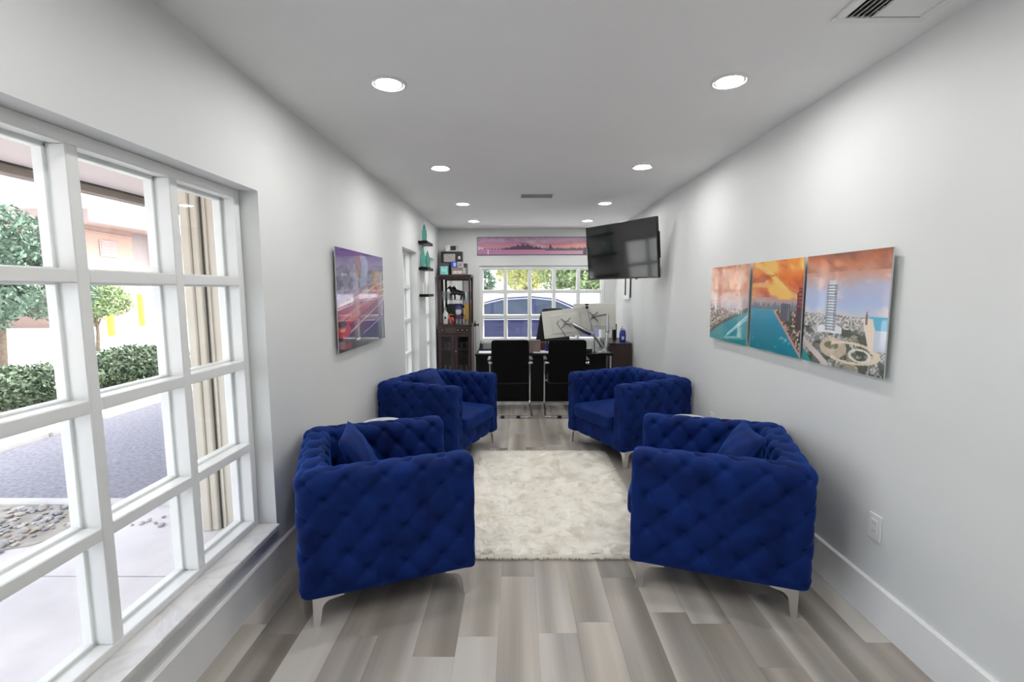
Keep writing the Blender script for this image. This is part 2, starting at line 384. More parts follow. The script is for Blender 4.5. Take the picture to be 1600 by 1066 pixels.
# left windows: facing -X outward. local x -> +Y ... rotate by +90deg: local x->+Y, local y->-X
XW = -1.315
for i, (a, b, z0, z1) in enumerate(LW):
    lab = ['large white gridded window over a marble sill', 'narrow tall white window beyond the purple street print', 'narrow tall white window beside the display cabinet'][i]
    window('window_%d' % (i+1), lab, b-a, .285, z1, [6, 2, 2][i], ROWS, (XW, a, 0), PI/2)
    s = obj('trim_%d' % (i+1), boxm((XL-WT+.01, a+.0005, .2605), (XL+.018 if i == 0 else XL+.004, b-.0005, .2848), .003), M['marble'])
    tag(s, ['white marble sill under the large gridded window', 'white sill of the narrow window beyond the purple print', 'white sill of the narrow window beside the cabinet'][i], kind='structure')
# far window, local y -> +Y
window('window_4', 'white gridded window behind the desk facing a parked car', FW[1]-FW[0], FW[2], FW[3], 5, [1.046, 1.447], (FW[0], YF+.03, 0), 0, bar=.05)

# ================================================================== CEILING LIGHTS AND VENTS
def downlight(x, y):
    t = thing('ceiling_light', 'round white recessed ceiling downlight, switched on', 'ceiling light', (x, y, ZC), 0, 'recessed downlights in two rows')
    obj('trim_ring', LR, M['white'], t); obj('diffuser', LD, M['lamp'], t)
LR = MB().lathe([(.070, 0), (.086, 0), (.084, -.006), (.074, -.008), (.070, -.004)], 32).mesh('trim_ring', 40)
LD = MB().lathe([(.0698, 0), (.0698, -.0035), (.05, -.0045)], 32).mesh('diffuser')
for yy in (.81, 2.365, 3.92, 5.51, 6.86):
    for xx in (-.603, 1.006): downlight(xx, yy)
v = thing('ceiling_vent', 'square white four-way ceiling air vent near the skyline print', 'vent', (1.315, 1.70, ZC))
S = .145
fr = MB()
for a, b in (((-S-.02, -S-.02), (S+.02, -S+.012)), ((-S-.02, S-.012), (S+.02, S+.02)), ((-S-.02, -S+.012), (-S+.012, S-.012)), ((S-.012, -S+.012), (S+.02, S-.012))):
    fr.box((a[0], a[1], -.012), (b[0], b[1], 0), .003)
obj('frame', fr, M['white'], v)
obj('duct', boxm((-S, -S, -.001), (S, S, 0)), M['black'], v)
for i in range(5):
    sl_ = MB().at((-S+.03+i*.02, 0, -.006), (0, rad(-50), 0)); sl_.box((-.008, -S+.014, -.0008), (.008, S-.014, .0008)); obj('slat', sl_, M['white'], v)
for i in range(9):
    sl_ = MB().at((.045, -S+.03+i*.0285, -.006), (rad(-10), 0, 0)); sl_.box((-.085, -.0138, -.0008), (.085, .0138, .0008)); obj('slat', sl_, M['white'], v)
v = thing('ceiling_vent', 'small rectangular ceiling air grille between the downlights', 'vent', (.215, 5.07, ZC))
fr = MB(); fr.box((-.18, -.12, -.006), (.18, -.1, 0), .002).box((-.18, .1, -.006), (.18, .12, 0), .002).box((-.18, -.1, -.006), (-.16, .1, 0), .002).box((.16, -.1, -.006), (.18, .1, 0), .002)
obj('frame', fr, M['white'], v); obj('duct', boxm((-.16, -.1, -.001), (.16, .1, 0)), M['greypanel'], v)
for i in range(10):
    sl_ = MB().at((0, -.088+i*.0195, -.004), (rad(25), 0, 0)); sl_.box((-.158, -.009, -.0006), (.158, .009, .0006)); obj('slat', sl_, M['white'], v)

# outlets on the right wall
def outlet(y, z, label):
    t = thing('wall_outlet', label, 'outlet', (XR, y, z))
    obj('cover_plate', boxm((-.006, -.036, -.058), (0, .036, .058), .003), M['white'], t)
    obj('socket_insert', boxm((-.009, -.017, -.034), (-.0055, .017, .034), .001), M['white'], t)
    for dz in (-.018, .018):
        for dy in (-.006, .006): obj('slot', boxm((-.0098, dy-.001, dz-.004), (-.0085, dy+.001, dz+.004)), M['greypanel'], t)
outlet(2.005, .425, 'white wall outlet below the large tower panel'); outlet(3.76, .425, 'white wall outlet half hidden behind the tufted armchair back')
#NEXT
# ================================================================== ARMCHAIRS
CW, CD, CHT, CT, CZ = .83, .79, .69, .14, .135      # width, depth, height, arm thickness, underside
TP = .085                                           # half spacing of the tufting buttons
def tuft(a, b):
    x, y = a/TP, b/TP; s, t = (x+y)/2, (x-y)/2
    ridge = np.sqrt(np.abs(np.sin(PI*s))*np.abs(np.sin(PI*t)))
    ds, dt = s-np.round(s), t-np.round(t); dx, dy = (ds+dt)*TP, (ds-dt)*TP
    d2 = dx*dx+dy*dy
    return .40*ridge**.55+.60*(1-np.exp(-d2/(2*.0155**2)))
def chair_shell():
    rc = .03; ro, ri = .055, .028
    hx, hy = CD/2, CW/2; xe = hx-rc; h0 = CT/2
    # outer and inner outline from the front of one arm round the back to the front of the other, same parameter on both
    L1 = xe-(-hx+ro); La = PI/2*ro; L2 = 2*(hy-ro); Ltot = 2*L1+2*La+L2
    nu = 270; us = np.linspace(0, Ltot, nu)
    def outline(u, o):
        # o: inset of the outline from the outer one (0 or CT), r: its corner radius
        r_ = ro if o == 0 else ri; X0, Y0 = -hx+o, hy-o
        if u <= L1: return (xe+(X0+r_-xe)*u/L1, -Y0)
        u -= L1
        if u <= La:
            a = u/La*PI/2; return (X0+r_-r_*math.sin(a), -Y0+r_-r_*math.cos(a))
        u -= La
        if u <= L2: return (X0, (-Y0+r_)+(2*(Y0-r_))*u/L2)
        u -= L2
        if u <= La:
            a = u/La*PI/2; return (X0+r_-r_*math.cos(a), Y0-r_+r_*math.sin(a))
        u -= La
        return (X0+r_+(xe-X0-r_)*min(u/L1, 1), Y0)
    def path(u):
        p0, p1 = outline(u, 0), outline(u, CT)
        return ((p0[0]+p1[0])/2, (p0[1]+p1[1])/2), ((p0[0]-p1[0])/CT, (p0[1]-p1[1])/CT)
    # profile
    r = .052; h = CT/2; pr = []
    for z in np.linspace(CZ, CHT-r, 52): pr.append((h, z))
    for a in np.linspace(0, PI/2, 10)[1:]: pr.append((h-r+r*math.cos(a), CHT-r+r*math.sin(a)))
    for n_ in np.linspace(h-r, -(h-r), 5)[1:]: pr.append((n_, CHT))
    for a in np.linspace(PI/2, PI, 10)[1:]: pr.append((-(h-r)+r*math.cos(a), CHT-r+r*math.sin(a)))
    for z in np.linspace(CHT-r, CZ, 52)[1:]: pr.append((-h, z))
    pr = np.array(pr); arc = np.concatenate([[0], np.cumsum(np.linalg.norm(np.diff(pr, axis=0), axis=1))])
    mid = arc[-1]/2
    rings = []; A = []; fade = []
    # front cap rings (start) : inset list
    caps = [(h, rc)]+[(i_, rc) for i_ in np.linspace(h, rc, 7)[1:]]+[(rc*(1-math.cos(a)), rc*math.sin(a)) for a in np.linspace(PI/2, 0, 7)[1:-1]]
    def ring(c, nrm, inset, fwd, d):
        sc = max(0.0, 1-inset/h); q = []
        for n_, z in pr:
            zz = z-(inset*max(0, (z-CZ)/(CHT-CZ))**4)
            q.append((c[0]+nrm[0]*n_*sc+d[0]*fwd, c[1]+nrm[1]*n_*sc+d[1]*fwd, zz))
        return q
    c, nn = path(0)
    for ins, fw in caps: rings.append(ring(c, nn, ins, fw, (1, 0))); A.append(-fw-(ins-rc if fw == rc else 0)); fade.append(0 if fw == rc else .3)
    for u in us: c, nn = path(u); rings.append(ring(c, nn, 0, 0, (0, 0))); A.append(u); fade.append(min(1, .35+u/.05, .35+(Ltot-u)/.05))
    c, nn = path(Ltot)
    for ins, fw in reversed(caps): rings.append(ring(c, nn, ins, fw, (1, 0))); A.append(Ltot+fw); fade.append(0 if fw == rc else .3)
    P = np.array(rings); gu = np.gradient(P, axis=0); gv = np.gradient(P, axis=1); Nn = np.cross(gu, gv)
    ln = np.linalg.norm(Nn, axis=2, keepdims=True); Nn = np.where(ln > 1e-9, Nn/np.maximum(ln, 1e-9), 0)
    # make normals point outward on the outer face
    k = len(caps)+5
    if np.dot(Nn[k, 5], (0, -1, 0)) < 0: Nn = -Nn
    aa = np.array(A)[:, None]-Ltot/2; bb = arc[None, :]-mid+TP*0
    hgt = tuft(aa, bb)
    # no buttons along the very bottom hem
    edge = np.clip(np.minimum(arc, arc[-1]-arc)/.03, 0, 1)[None, :]
    hgt = hgt*edge+.75*(1-edge)
    disp = .033*(hgt-.92)*np.array(fade)[:, None]
    # dimples on the front cap of each arm
    P2 = P+Nn*disp[..., None]
    frontm = np.array([f == 0 for f in fade])
    for zc in (.23, .345, .46, .575):
        yc = np.abs(P[..., 1])-(CW/2-h); d2 = yc**2+(P[..., 2]-zc)**2
        P2[..., 0] -= np.where(frontm[:, None], .010*np.exp(-d2/(2*.014**2)), 0)
    sh = MB().grid(P2)
    btn = MB()
    na, nb = int(Ltot/TP/2)+1, int(mid/TP)+1
    for i in range(-na, na+1):
        for j in range(-nb, nb+1):
            if (i+j) % 2: continue
            a, b = i*TP+Ltot/2, j*TP+mid
            if not (.04 < a < Ltot-.04 and .05 < b < arc[-1]-.05): continue
            ui = int(np.argmin(np.abs(us-a)))+len(caps); vi = int(np.argmin(np.abs(arc-b)))
            if vi > np.searchsorted(arc, mid) and P[ui, vi, 2] < .43: continue
            p = P2[ui, vi]; n_ = Vector(Nn[ui, vi]); q = n_.to_track_quat('Z', 'Y').to_matrix().to_4x4()
            btn.M = Matrix.Translation(p) @ q; btn.lathe([(.0095, -.006), (.0095, -.001), (.006, .003), (.001, .004)], 8)
    btn.M = None
    for sy in (-1, 1):
        for zc in (.23, .345, .46, .575):
            btn.M = Matrix.Translation((CD/2-.0105, sy*(CW/2-h), zc)) @ Euler((0, PI/2, 0)).to_matrix().to_4x4(); btn.lathe([(.008, -.004), (.008, .001), (.005, .004), (.001, .005)], 8)
    return sh.mesh('upholstered_shell', 'all'), btn.mesh('tufting_buttons', 'all')
def soft_box(a, b, dome=.02, n=26, e1=.28, e2=.16):
    # rounded cushion: superellipsoid-like surface
    G = []; c = [(p+q)/2 for p, q in zip(a, b)]; hh = [(q-p)/2 for p, q in zip(a, b)]
    th = np.linspace(-PI/2, PI/2, n); ph = np.linspace(0, 2*PI, 4*n)
    def sp(x, e): return np.sign(x)*np.abs(x)**e
    for t in th:
        row = []
        for p in ph:
            x = sp(np.cos(t), e1)*sp(np.cos(p), e2); y = sp(np.cos(t), e1)*sp(np.sin(p), e2); z = sp(np.sin(t), e1)
            zz = z*hh[2]+(dome*(1-x*x)*(1-y*y) if z > 0 else 0)
            row.append((c[0]+x*hh[0], c[1]+y*hh[1], c[2]+zz))
        G.append(row)
    return MB().grid(np.array(G))
def chair_leg():
    # L-shaped blade: tapered post with a curved wing
    def blade(L):
        p = [(0, 0), (.021, 0), (.031, .07)]
        for a in np.linspace(0, PI/2, 8)[1:]: p.append((.031+.048*(1-math.cos(a)), .07+.050*math.sin(a)))
        p += [(L, .128), (L, .135), (-.004, .135)]; return p
    m = MB(); m.prism(blade(.125), -.006, .006, 'y')
    for q in [(0, 0)]: m.prism(blade(.11), -.006, .006, 'x')
    return m.mesh('leg')
SHELL, BTN = chair_shell()
LEG = chair_leg()
iy = CW/2-CT
SEATC = soft_box((-CD/2+CT-.01, -iy+.002, .285), (CD/2+.035, iy-.002, .415), .022).mesh('seat_cushion', 'all')
def apron():
    ys = np.linspace(-iy-.02, iy+.02, 90); zs = np.linspace(CZ, .315, 26); G = []
    for z in zs:
        G.append([(CD/2-.018+.013*(float(tuft(y, z-.22))-.9), y, z) for y in ys])
    m = MB().grid(np.array(G)); m.box((-CD/2+CT*.5, -iy-.02, CZ+.004), (CD/2-.045, iy+.02, .30)); return m.mesh('seat_base', 40)
APR = apron()
def pillow_mesh(S=.36, T=.115):
    n = 25; q = np.linspace(-1, 1, n); m = MB()
    for sg in (-1, 1):
        G = np.zeros((n, n, 3))
        for i, u in enumerate(q):
            for j, v_ in enumerate(q):
                pin = .075
                x = u*(1-pin*(1-v_*v_)); y = v_*(1-pin*(1-u*u))
                t = ((1-u**2)*(1-v_**2))**.42
                wr = .004*math.sin(9*u+4*v_)*math.sin(5*v_-3*u)
                G[i, j] = (x*S/2, y*S/2, sg*(T/2*t)+wr*t)
        m.grid(G)
    return m.mesh('throw_pillow', 'all')
PILL = pillow_mesh()
def armchair(loc, rz, label):
    t = thing('tufted_armchair', label, 'armchair', (loc[0], loc[1], 0), rz, 'four blue velvet armchairs round the rug')
    obj('upholstered_shell', SHELL, M['velvet'], t); b = obj('tufting_buttons', BTN, M['velvet'], t); b['kind'] = 'stuff'
    obj('seat_base', APR, M['velvet'], t); obj('seat_cushion', SEATC, M['velvet'], t)
    for sx in (-1, 1):
        for sy in (-1, 1):
            l = obj('leg', LEG, M['legmetal'], t, (CD/2-.040 if sx > 0 else -CD/2+.060, sy*(CW/2-.014), 0)); l.rotation_euler = (0, 0, {(1, 1): PI, (1, -1): PI/2, (-1, 1): -PI/2, (-1, -1): 0}[(sx, sy)])
            l['label'] = 'silver metal corner leg'
    return t
AC = [((-.712, 2.425), rad(20.8), 'tufted blue velvet armchair standing beside the marble window sill'),
      ((1.062, 2.490), rad(160.8), 'tufted blue velvet armchair below the three skyline panels, next to the outlet'),
      ((-.700, 4.255), rad(-22), 'tufted blue velvet armchair below the purple street print'),
      ((1.028, 4.337), rad(-153), 'tufted blue velvet armchair nearest below the wall television')]
for l_, a_, lab in AC: armchair(l_, a_, lab)
def pillow(ci, lx, ly, yaw, lean, label, spin=0):
    (cx, cy), a, _ = AC[ci]
    Mx = Matrix.Translation((cx, cy, 0)) @ Euler((0, 0, a)).to_matrix().to_4x4() @ Matrix.Translation((lx, ly, 0)) @ Euler((0, 0, yaw)).to_matrix().to_4x4() @ Euler((0, lean, 0)).to_matrix().to_4x4() @ Euler((0, 0, spin)).to_matrix().to_4x4()
    zmin = min((Mx @ vv.co).z for vv in PILL.vertices)
    o = obj('throw_pillow', PILL, M['velvet']); o.matrix_world = Matrix.Translation((0, 0, .433-zmin)) @ Mx
    tag(o, label, 'pillow', 'small blue velvet pillows')
pillow(0, -.10, .02, rad(-8), rad(62), 'small blue velvet pillow in the armchair beside the marble sill')
pillow(1, -.10, .02, rad(10), rad(60), 'small blue velvet pillow in the armchair next to the outlet')
pillow(2, -.085, .06, rad(4), rad(52), 'small blue velvet pillow in the armchair below the purple print')

# ================================================================== RUG
def rug():
    t = thing('fur_rug', 'shaggy cream faux-fur rug between the four blue armchairs', 'rug', (.212, 3.335, 0), 0)
    hx, hy = .55, .84
    nx, ny = 60, 90; G = np.zeros((nx, ny, 3)); R2 = np.random.default_rng(3)
    n1 = R2.normal(0, 1, (nx, ny))
    for _ in range(3): n1 = (n1+np.roll(n1, 1, 0)+np.roll(n1, -1, 0)+np.roll(n1, 1, 1)+np.roll(n1, -1, 1))/5*1.6
    ex = .012*np.array([math.sin(j*.31)+math.sin(j*.83+1) for j in range(ny)]); ey = .012*np.array([math.sin(i*.4)+math.sin(i*.97+2) for i in range(nx)])
    for i in range(nx):
        for j in range(ny):
            u, v_ = i/(nx-1)*2-1, j/(ny-1)*2-1
            e = min(1-abs(u), (1-abs(v_))*1.5); z = .0195*min(1, e/.05)**.5+.0014*n1[i, j]*min(1, e/.05)
            G[i, j] = (u*hx+ex[j]*u, v_*hy+ey[i]*v_, max(z, .0005) if e > 0 else .0005)
    obj('backing', MB().grid(G), M['furback'], t, smooth='all', fix=False)
    # pile: short curved tufts, three blades of two quads each
    N_ = 24000; vs_ = []; fs = []
    px = R2.uniform(-1.0, 1.0, N_); py = R2.uniform(-1.0, 1.0, N_)
    ne = 5000; side = R2.integers(0, 4, ne)
    for k_ in range(ne):
        e_ = 1-abs(R2.normal(0, .008))
        if side[k_] == 0: px[k_] = e_
        elif side[k_] == 1: px[k_] = -e_
        elif side[k_] == 2: py[k_] = e_
        else: py[k_] = -e_
    for k_ in range(N_):
        x, y = px[k_]*hx, py[k_]*hy
        cl = math.sin(x*17+2*math.sin(y*9))*1.6+math.sin(y*23+x*11)
        an = cl*.35+R2.normal(0, 2.4)
        if abs(px[k_]) > .97 or abs(py[k_]) > .98: an = math.atan2(py[k_] if abs(py[k_]) > .98 else 0, px[k_] if abs(px[k_]) > .97 else 0)+R2.normal(0, .5)
        L_ = R2.uniform(.03, .06); w_ = R2.uniform(.002, .004); z0 = .016 if max(abs(px[k_]), abs(py[k_])) < .97 else .006
        dx, dy = math.cos(an), math.sin(an); sx, sy = -dy*w_, dx*w_
        up = R2.uniform(.02, .20)
        b0 = len(vs_)
        for f_, zz, ww in ((0, 0, 1), (.5, up*.75, .9), (1, up*.62, .12)):
            cx_, cy_ = x+dx*L_*f_, y+dy*L_*f_; z_ = max(z0+zz*L_, .002)
            vs_ += [(cx_+sx*ww, cy_+sy*ww, z_), (cx_-sx*ww, cy_-sy*ww, z_)]
        fs += [(b0, b0+1, b0+3, b0+2), (b0+2, b0+3, b0+5, b0+4)]
    m = MB(); m.v = vs_; m.f = fs
    p = obj('fur_pile', m, M['fur'], t, smooth='all', fix=False); p['kind'] = 'stuff'
rug()

# ================================================================== SIDE TABLES between the armchairs
def side_table(x, y, label):
    t = thing('side_table', label, 'side table', (x, y, 0), 0, 'white side tables between armchairs')
    obj('table_top', MB().lathe([(.005, .473), (.145, .473), (.152, .481), (.152, .491), (.145, .498), (.005, .498)], 40), M['marble'], t, smooth=35)
    obj('stem', MB().lathe([(.022, .02), (.018, .06), (.018, .44), (.05, .473)], 20), M['white'], t, smooth=35)
    obj('base', MB().lathe([(.13, 0), (.135, .006), (.13, .014), (.03, .024)], 36), M['white'], t, smooth=35)
side_table(-.99, 3.42, 'round white side table tucked between armchairs below the purple print')
side_table(1.30, 3.50, 'round white side table tucked between armchairs under the skyline panels')

# ================================================================== PRINTS
def vnoise(x, y, seed):
    r = np.random.default_rng(seed).random((64, 64)); xi, yi = np.floor(x).astype(int), np.floor(y).astype(int); fx, fy = x-xi, y-yi
    fx, fy = fx*fx*(3-2*fx), fy*fy*(3-2*fy); g = lambda a, b: r[a % 64, b % 64]
    return (g(xi, yi)*(1-fx)+g(xi+1, yi)*fx)*(1-fy)+(g(xi, yi+1)*(1-fx)+g(xi+1, yi+1)*fx)*fy
def fbm(x, y, seed, o=4): return sum(vnoise(x*2**i, y*2**i, seed+i)*.5**i for i in range(o))/sum(.5**i for i in range(o))
def ramp(t, stops):
    t = np.asarray(t); p = [s[0] for s in stops]; c = np.array([s[1] for s in stops], float)
    return np.stack([np.interp(t, p, c[:, k]) for k in range(3)], -1)
def over(img, mask, col):
    mask = np.clip(np.asarray(mask, float), 0, 1)[..., None]; img[:] = img*(1-mask)+np.asarray(col, float)*mask
def uvgrid(nu, nv): return np.meshgrid(np.linspace(0, 1, nu), np.linspace(0, 1, nv), indexing='ij')
def city(u, v, seed, nx, ny, cols):
    r = np.random.default_rng(seed); k = r.integers(0, len(cols), (nx+1, ny+1)); c = np.array(cols, float)
    return c[k[np.clip((u*nx).astype(int), 0, nx), np.clip((v*ny).astype(int), 0, ny)]]
BEIGES = [(196, 176, 160), (150, 130, 122), (222, 206, 190), (110, 98, 96), (176, 140, 120), (86, 80, 82)]
GREYS = [(198, 194, 192), (156, 154, 154), (120, 120, 120), (214, 210, 206), (104, 108, 98), (176, 168, 160)]
def art_bay(u, v):
    s = fbm(u*3+v*2, v*9-u*4, 3); img = ramp(v+(s-.5)*.25, [(0, (30, 120, 130)), (.42, (170, 160, 172)), (.55, (214, 178, 166)), (.72, (232, 150, 110)), (.88, (226, 158, 128)), (1, (204, 112, 66))])
    over(img, (v > .55)*np.clip((fbm(u*2+v*5, u*7, 9)-.45)*4, 0, 1)*.7, (246, 214, 186))
    over(img, (v > .6)*np.clip((fbm(u*7, v*6, 19)-.58)*6, 0, 1)*.6, (206, 96, 44))
    shore = .06+.36*u**.8; top = .46+.035*np.round(np.sin(u*40))+.02*np.sign(np.sin(u*73))-.05*u
    w = v < shore; img[w] = ramp(v+(fbm(u*9, v*30, 5)-.5)*.2, [(0, (18, 150, 158)), (.4, (44, 160, 178))])[w]
    over(img, w*(np.abs(v-.12-(u-.55)*.55) < .012)*(u > .5), (200, 236, 236)); over(img, w*(np.abs(v-.08-(u-.5)*.5) < .008)*(u > .45), (170, 225, 228))
    b = (v >= shore) & (v < top) & (u < .92); img[b] = city(u, v, 4, 34, 60, BEIGES)[b]
    over(img, (v >= shore)*(v < shore+.05), (66, 84, 62)); over(img, b*(v > .40)*(fbm(u*20, v*30, 8) > .6), (200, 110, 96)); return img
def art_channel(u, v):
    s = fbm(u*2.2-v*3, v*5+u*3, 21); img = ramp(v, [(0, (10, 128, 150)), (.5, (150, 150, 165)), (.56, (190, 160, 160)), (.66, (220, 120, 70)), (.8, (232, 120, 40)), (1, (246, 150, 40))])
    over(img, (v > .58)*np.clip((s-.5)*6, 0, 1), (250, 196, 96)); over(img, (v > .6)*np.clip((.42-s)*7, 0, 1)*.8, (176, 70, 30))
    over(img, (np.abs(v-(.98-.55*(u-.05)**1.4)) < .035)*(v > .6)*.7, (252, 214, 120)); over(img, (np.abs(v-.83-.12*(u-.4)) < .05*(1-np.abs(u-.2)*3))*.3*fbm(u*6, v*9, 95)*1.6, (110, 48, 28))
    over(img, (np.abs(v-.74+.2*(u-.1)**2) < .025)*.6, (250, 200, 110))
    sk = .50+.03*(fbm(u*30, u*0, 2) > .5)+.02*(fbm(u*70, u*0, 6) > .6); over(img, (v < sk)*(v > .46), (116, 120, 132))
    sh = np.where(u < .5, 2, .46-.86*(u-.5)); w = (v < np.minimum(.47, sh)); img[w] = ramp(v+(fbm(u*8, v*24, 5)-.5)*.12, [(0, (14, 132, 152)), (.25, (16, 140, 172)), (.5, (60, 160, 196))])[w]
    l = (v < .47) & (u >= .5) & ~w; img[l] = city(u, v, 14, 40, 46, [(60, 70, 56), (96, 90, 80), (150, 120, 108), (44, 54, 48), (196, 176, 160), (118, 76, 66)])[l]
    over(img, (np.abs(v-sh) < .018)*(u > .5)*(v < .46), (206, 160, 150))
    over(img, (u > .63)*(u < .80)*(v > .36)*(v < .535), (70, 76, 88)); over(img, (u > .63)*(u < .80)*(v > .36)*(v < .535)*(np.sin(u*190) > .3), (116, 124, 136))
    over(img, (u > .915)*(v > .28)*(v < .70-.04*(u < .94)), (78, 52, 62)); over(img, (u > .93)*(v > .5)*(v < .72)*(np.sin(v*160) > 0), (176, 60, 60)); 
    over(img, (v < .2)*(fbm(u*14, v*24, 33) > .74)*.7, (130, 206, 214)); return img
def art_tower(u, v):
    s = fbm(u*2.5, v*5+u*2, 41); img = ramp(v+(s-.5)*.16, [(0, (70, 74, 62)), (.45, (196, 200, 214)), (.55, (168, 186, 224)), (.72, (176, 178, 206)), (.82, (196, 150, 136)), (.93, (204, 116, 74)), (1, (150, 84, 60))])
    over(img, (v > .45)*(v < .8)*np.clip((fbm(u*5, v*8, 47)-.55)*5, 0, 1)*.6, (232, 214, 212)); over(img, (v > .84)*np.clip((s-.52)*6, 0, 1)*.6, (110, 62, 50))
    hz = .47-.02*u; c = v < hz; img[c] = city(u, v, 44, 60, 70, GREYS)[c]
    over(img, (v < .34)*np.clip((fbm(u*9, v*12, 51)-.47)*9, 0, 1), (62, 70, 52)); over(img, (v < .30)*np.clip((fbm(u*6+3, v*9, 57)-.6)*9, 0, 1), (150, 140, 124))
    over(img, (((u-.42)/.17)**2+((v-.17)/.09)**2 < 1)*.9, (206, 182, 158)); over(img, (((u-.40)/.09)**2+((v-.19)/.035)**2 < 1)*.9, (96, 100, 66))
    r_ = np.sqrt(((u-.62)/.30)**2+((v-.15)/.085)**2); over(img, (np.abs(r_-1) < .12)*(u > .4)*.9, (232, 216, 186)); over(img, (np.abs(np.sqrt(((u-.74)/.11)**2+((v-.14)/.05)**2)-1) < .16)*.9, (236, 228, 214))
    sea = (u > .86-.3*(v-.3)) & (v > .34) & (v < .47); img[sea] = (80, 176, 214); over(img, (u > .72)*(np.abs(u-(.84-.35*(v-.33))) < .055)*(v > .2)*(v < .45), (234, 218, 198)); over(img, (u > .88)*(v > .2)*(v < .36), (196, 206, 222))
    over(img, (np.abs(v-(.20-.55*u)) < .035)*(u < .36), (206, 190, 186)); over(img, (v < .13-.9*u), (36, 150, 150))
    over(img, (u > .2)*(u < .52)*(v > .30)*(v < .345+.02*np.sin(u*30)), (222, 222, 226))
    tw = (u > .305) & (u < .435) & (v > .32) & (v < .725); img[tw] = np.where((np.sin(v*260) > 0)[..., None], (226, 230, 236), (120, 128, 146))[tw]
    over(img, tw*(u > .40)*.55, (70, 80, 100)); over(img, tw*(u < .33)*.4, (90, 100, 120)); over(img, (u > .33)*(u < .41)*(v >= .725)*(v < .765), (206, 200, 206))
    over(img, (u > .78)*(u < .80)*(v > .40)*(v < .52-(np.abs(u-.79))*4), (120, 96, 84)); return img
def art_street(u, v):
    img = ramp(v, [(0, (46, 30, 58)), (.3, (120, 60, 100)), (.5, (130, 110, 150)), (.75, (130, 110, 160)), (1, (78, 40, 140))])
    b = .5*city(u, v, 62, 26, 22, [(96, 90, 140), (140, 136, 186), (84, 60, 120), (126, 90, 150), (70, 64, 110)])+.5*city(u, v*0, 64, 13, 2, [(96, 90, 140), (140, 136, 186), (84, 60, 120), (126, 90, 150)])
    mk = (v > .45)*(v < .98-.5*np.abs(u-.45)**.6*(fbm(u*7, u*0, 63)))*.75; over(img, mk, b)
    over(img, (np.abs(u-.52+.03*np.sin(v*20)) < .07)*(v > .5)*(v < .97)*.7, (170, 180, 220)); over(img, (np.abs(u-.40) < .05)*(v > .72)*(v < .97)*.8, (150, 80, 90))
    over(img, (u > .70)*(u < .9)*(v > .55)*(v < .82)*.6, (204, 110, 96)); over(img, (u > .86)*(v > .55)*(v < .80)*.5, (130, 120, 66))
    for k_, (off, col, w_) in enumerate([(.0, (224, 40, 44), .035), (.07, (240, 120, 60), .02), (.13, (190, 40, 90), .04), (.20, (236, 150, 110), .02), (-.06, (150, 20, 40), .03), (.27, (150, 80, 150), .03), (-.13, (246, 190, 150), .012)]):
        over(img, (np.abs(v-(.22+off+(.35-off*.3)*u)) < w_*(1-.6*u))*(.55+.45*fbm(u*9, v*3, 70+k_)), col)
    over(img, (v < .36*u-.04+.02)*(u > .42), (36, 34, 66)); over(img, (np.abs(v-(.30*u-.01)) < .010)*(u > .45), (150, 130, 180))
    car = (((u-.05)/.17)**2+((v-.20)/.09)**2 < 1); over(img, car, (196, 30, 36)); over(img, ((u-.08)/.05)**2+((v-.21)/.018)**2 < 1, (252, 160, 110)); over(img, ((u-.06)/.09)**2+((v-.27)/.03)**2 < 1, (60, 20, 40))
    over(img, (v < .10+.06*fbm(u*6, v*3, 77))*(u < .9)*np.clip((fbm(u*9, v*16, 79)-.35)*4, 0, 1), (30, 18, 34)); over(img, (((u-.36)/.05)**2+((v-.085)/.012)**2 < 1), (230, 220, 226)); over(img, (((u-.12)/.12)**2+((v-.05)/.03)**2 < 1)*.8, (180, 40, 70)); return img
def art_sunset(u, v):
    s = fbm(u*9, v*5+u*3, 81); img = ramp(v+(s-.5)*.5, [(0, (150, 110, 150)), (.25, (196, 140, 160)), (.45, (206, 132, 150)), (.6, (186, 122, 156)), (.8, (196, 158, 180)), (1, (150, 120, 160))])
    over(img, (v > .35)*np.clip((s-.55)*5, 0, 1)*.7, (226, 196, 202)); over(img, (v > .55)*np.clip((.45-fbm(u*7+4, v*6, 83))*6, 0, 1)*.55, (110, 74, 120))
    over(img, np.clip((u-.55)*2.2, 0, .85)*np.clip(1-np.abs(v-.5)*3, 0, 1), (244, 164, 128)); w = v < .32; img[w] = ramp(u, [(0, (176, 112, 160)), (.5, (196, 132, 170)), (1, (206, 160, 176))])[w]
    sk = .34+.22*np.exp(-((u-.43)/.12)**2)*(.4+fbm(u*60, u*0, 85))+.05*(fbm(u*90, u*0, 87) > .6)+.22*np.exp(-((u-.67)/.012)**2)+.15*np.exp(-((u-.86)/.004)**2)
    over(img, (v < sk)*(v > .30)*(u > .22), (70, 38, 60)); over(img, (v < .385)*(v > .31)*(u < .25)*(np.sin(u*200) > -.2), (110, 70, 100)); over(img, (v > .24)*(v < .36)*(u > .62), (84, 74, 84))
    over(img, (v > .28)*(v < .42)*(u > .01)*(u < .06)*(fbm(u*80, v*20, 89) > .4), (250, 210, 214)); over(img, (np.abs(u-.10) < .004)*(v < .34), (252, 220, 200)); over(img, ((u-.985)/.02)**2+((v-.14)/.16)**2 < 1, (80, 64, 70))
    img[:] = img*.78+np.array((206, 182, 198))*.22; e = (u < .004)+(u > .996)+(v < .035)+(v > .965); over(img, e, (86, 70, 92)); return img
PRINT = printmat('acrylic_print'); CANVAS = printmat('matte_canvas_print', .6, 0.0); EDGE = mat('clear_acrylic_edge', (.55, .58, .58), .1, var=.02, coat=.5)
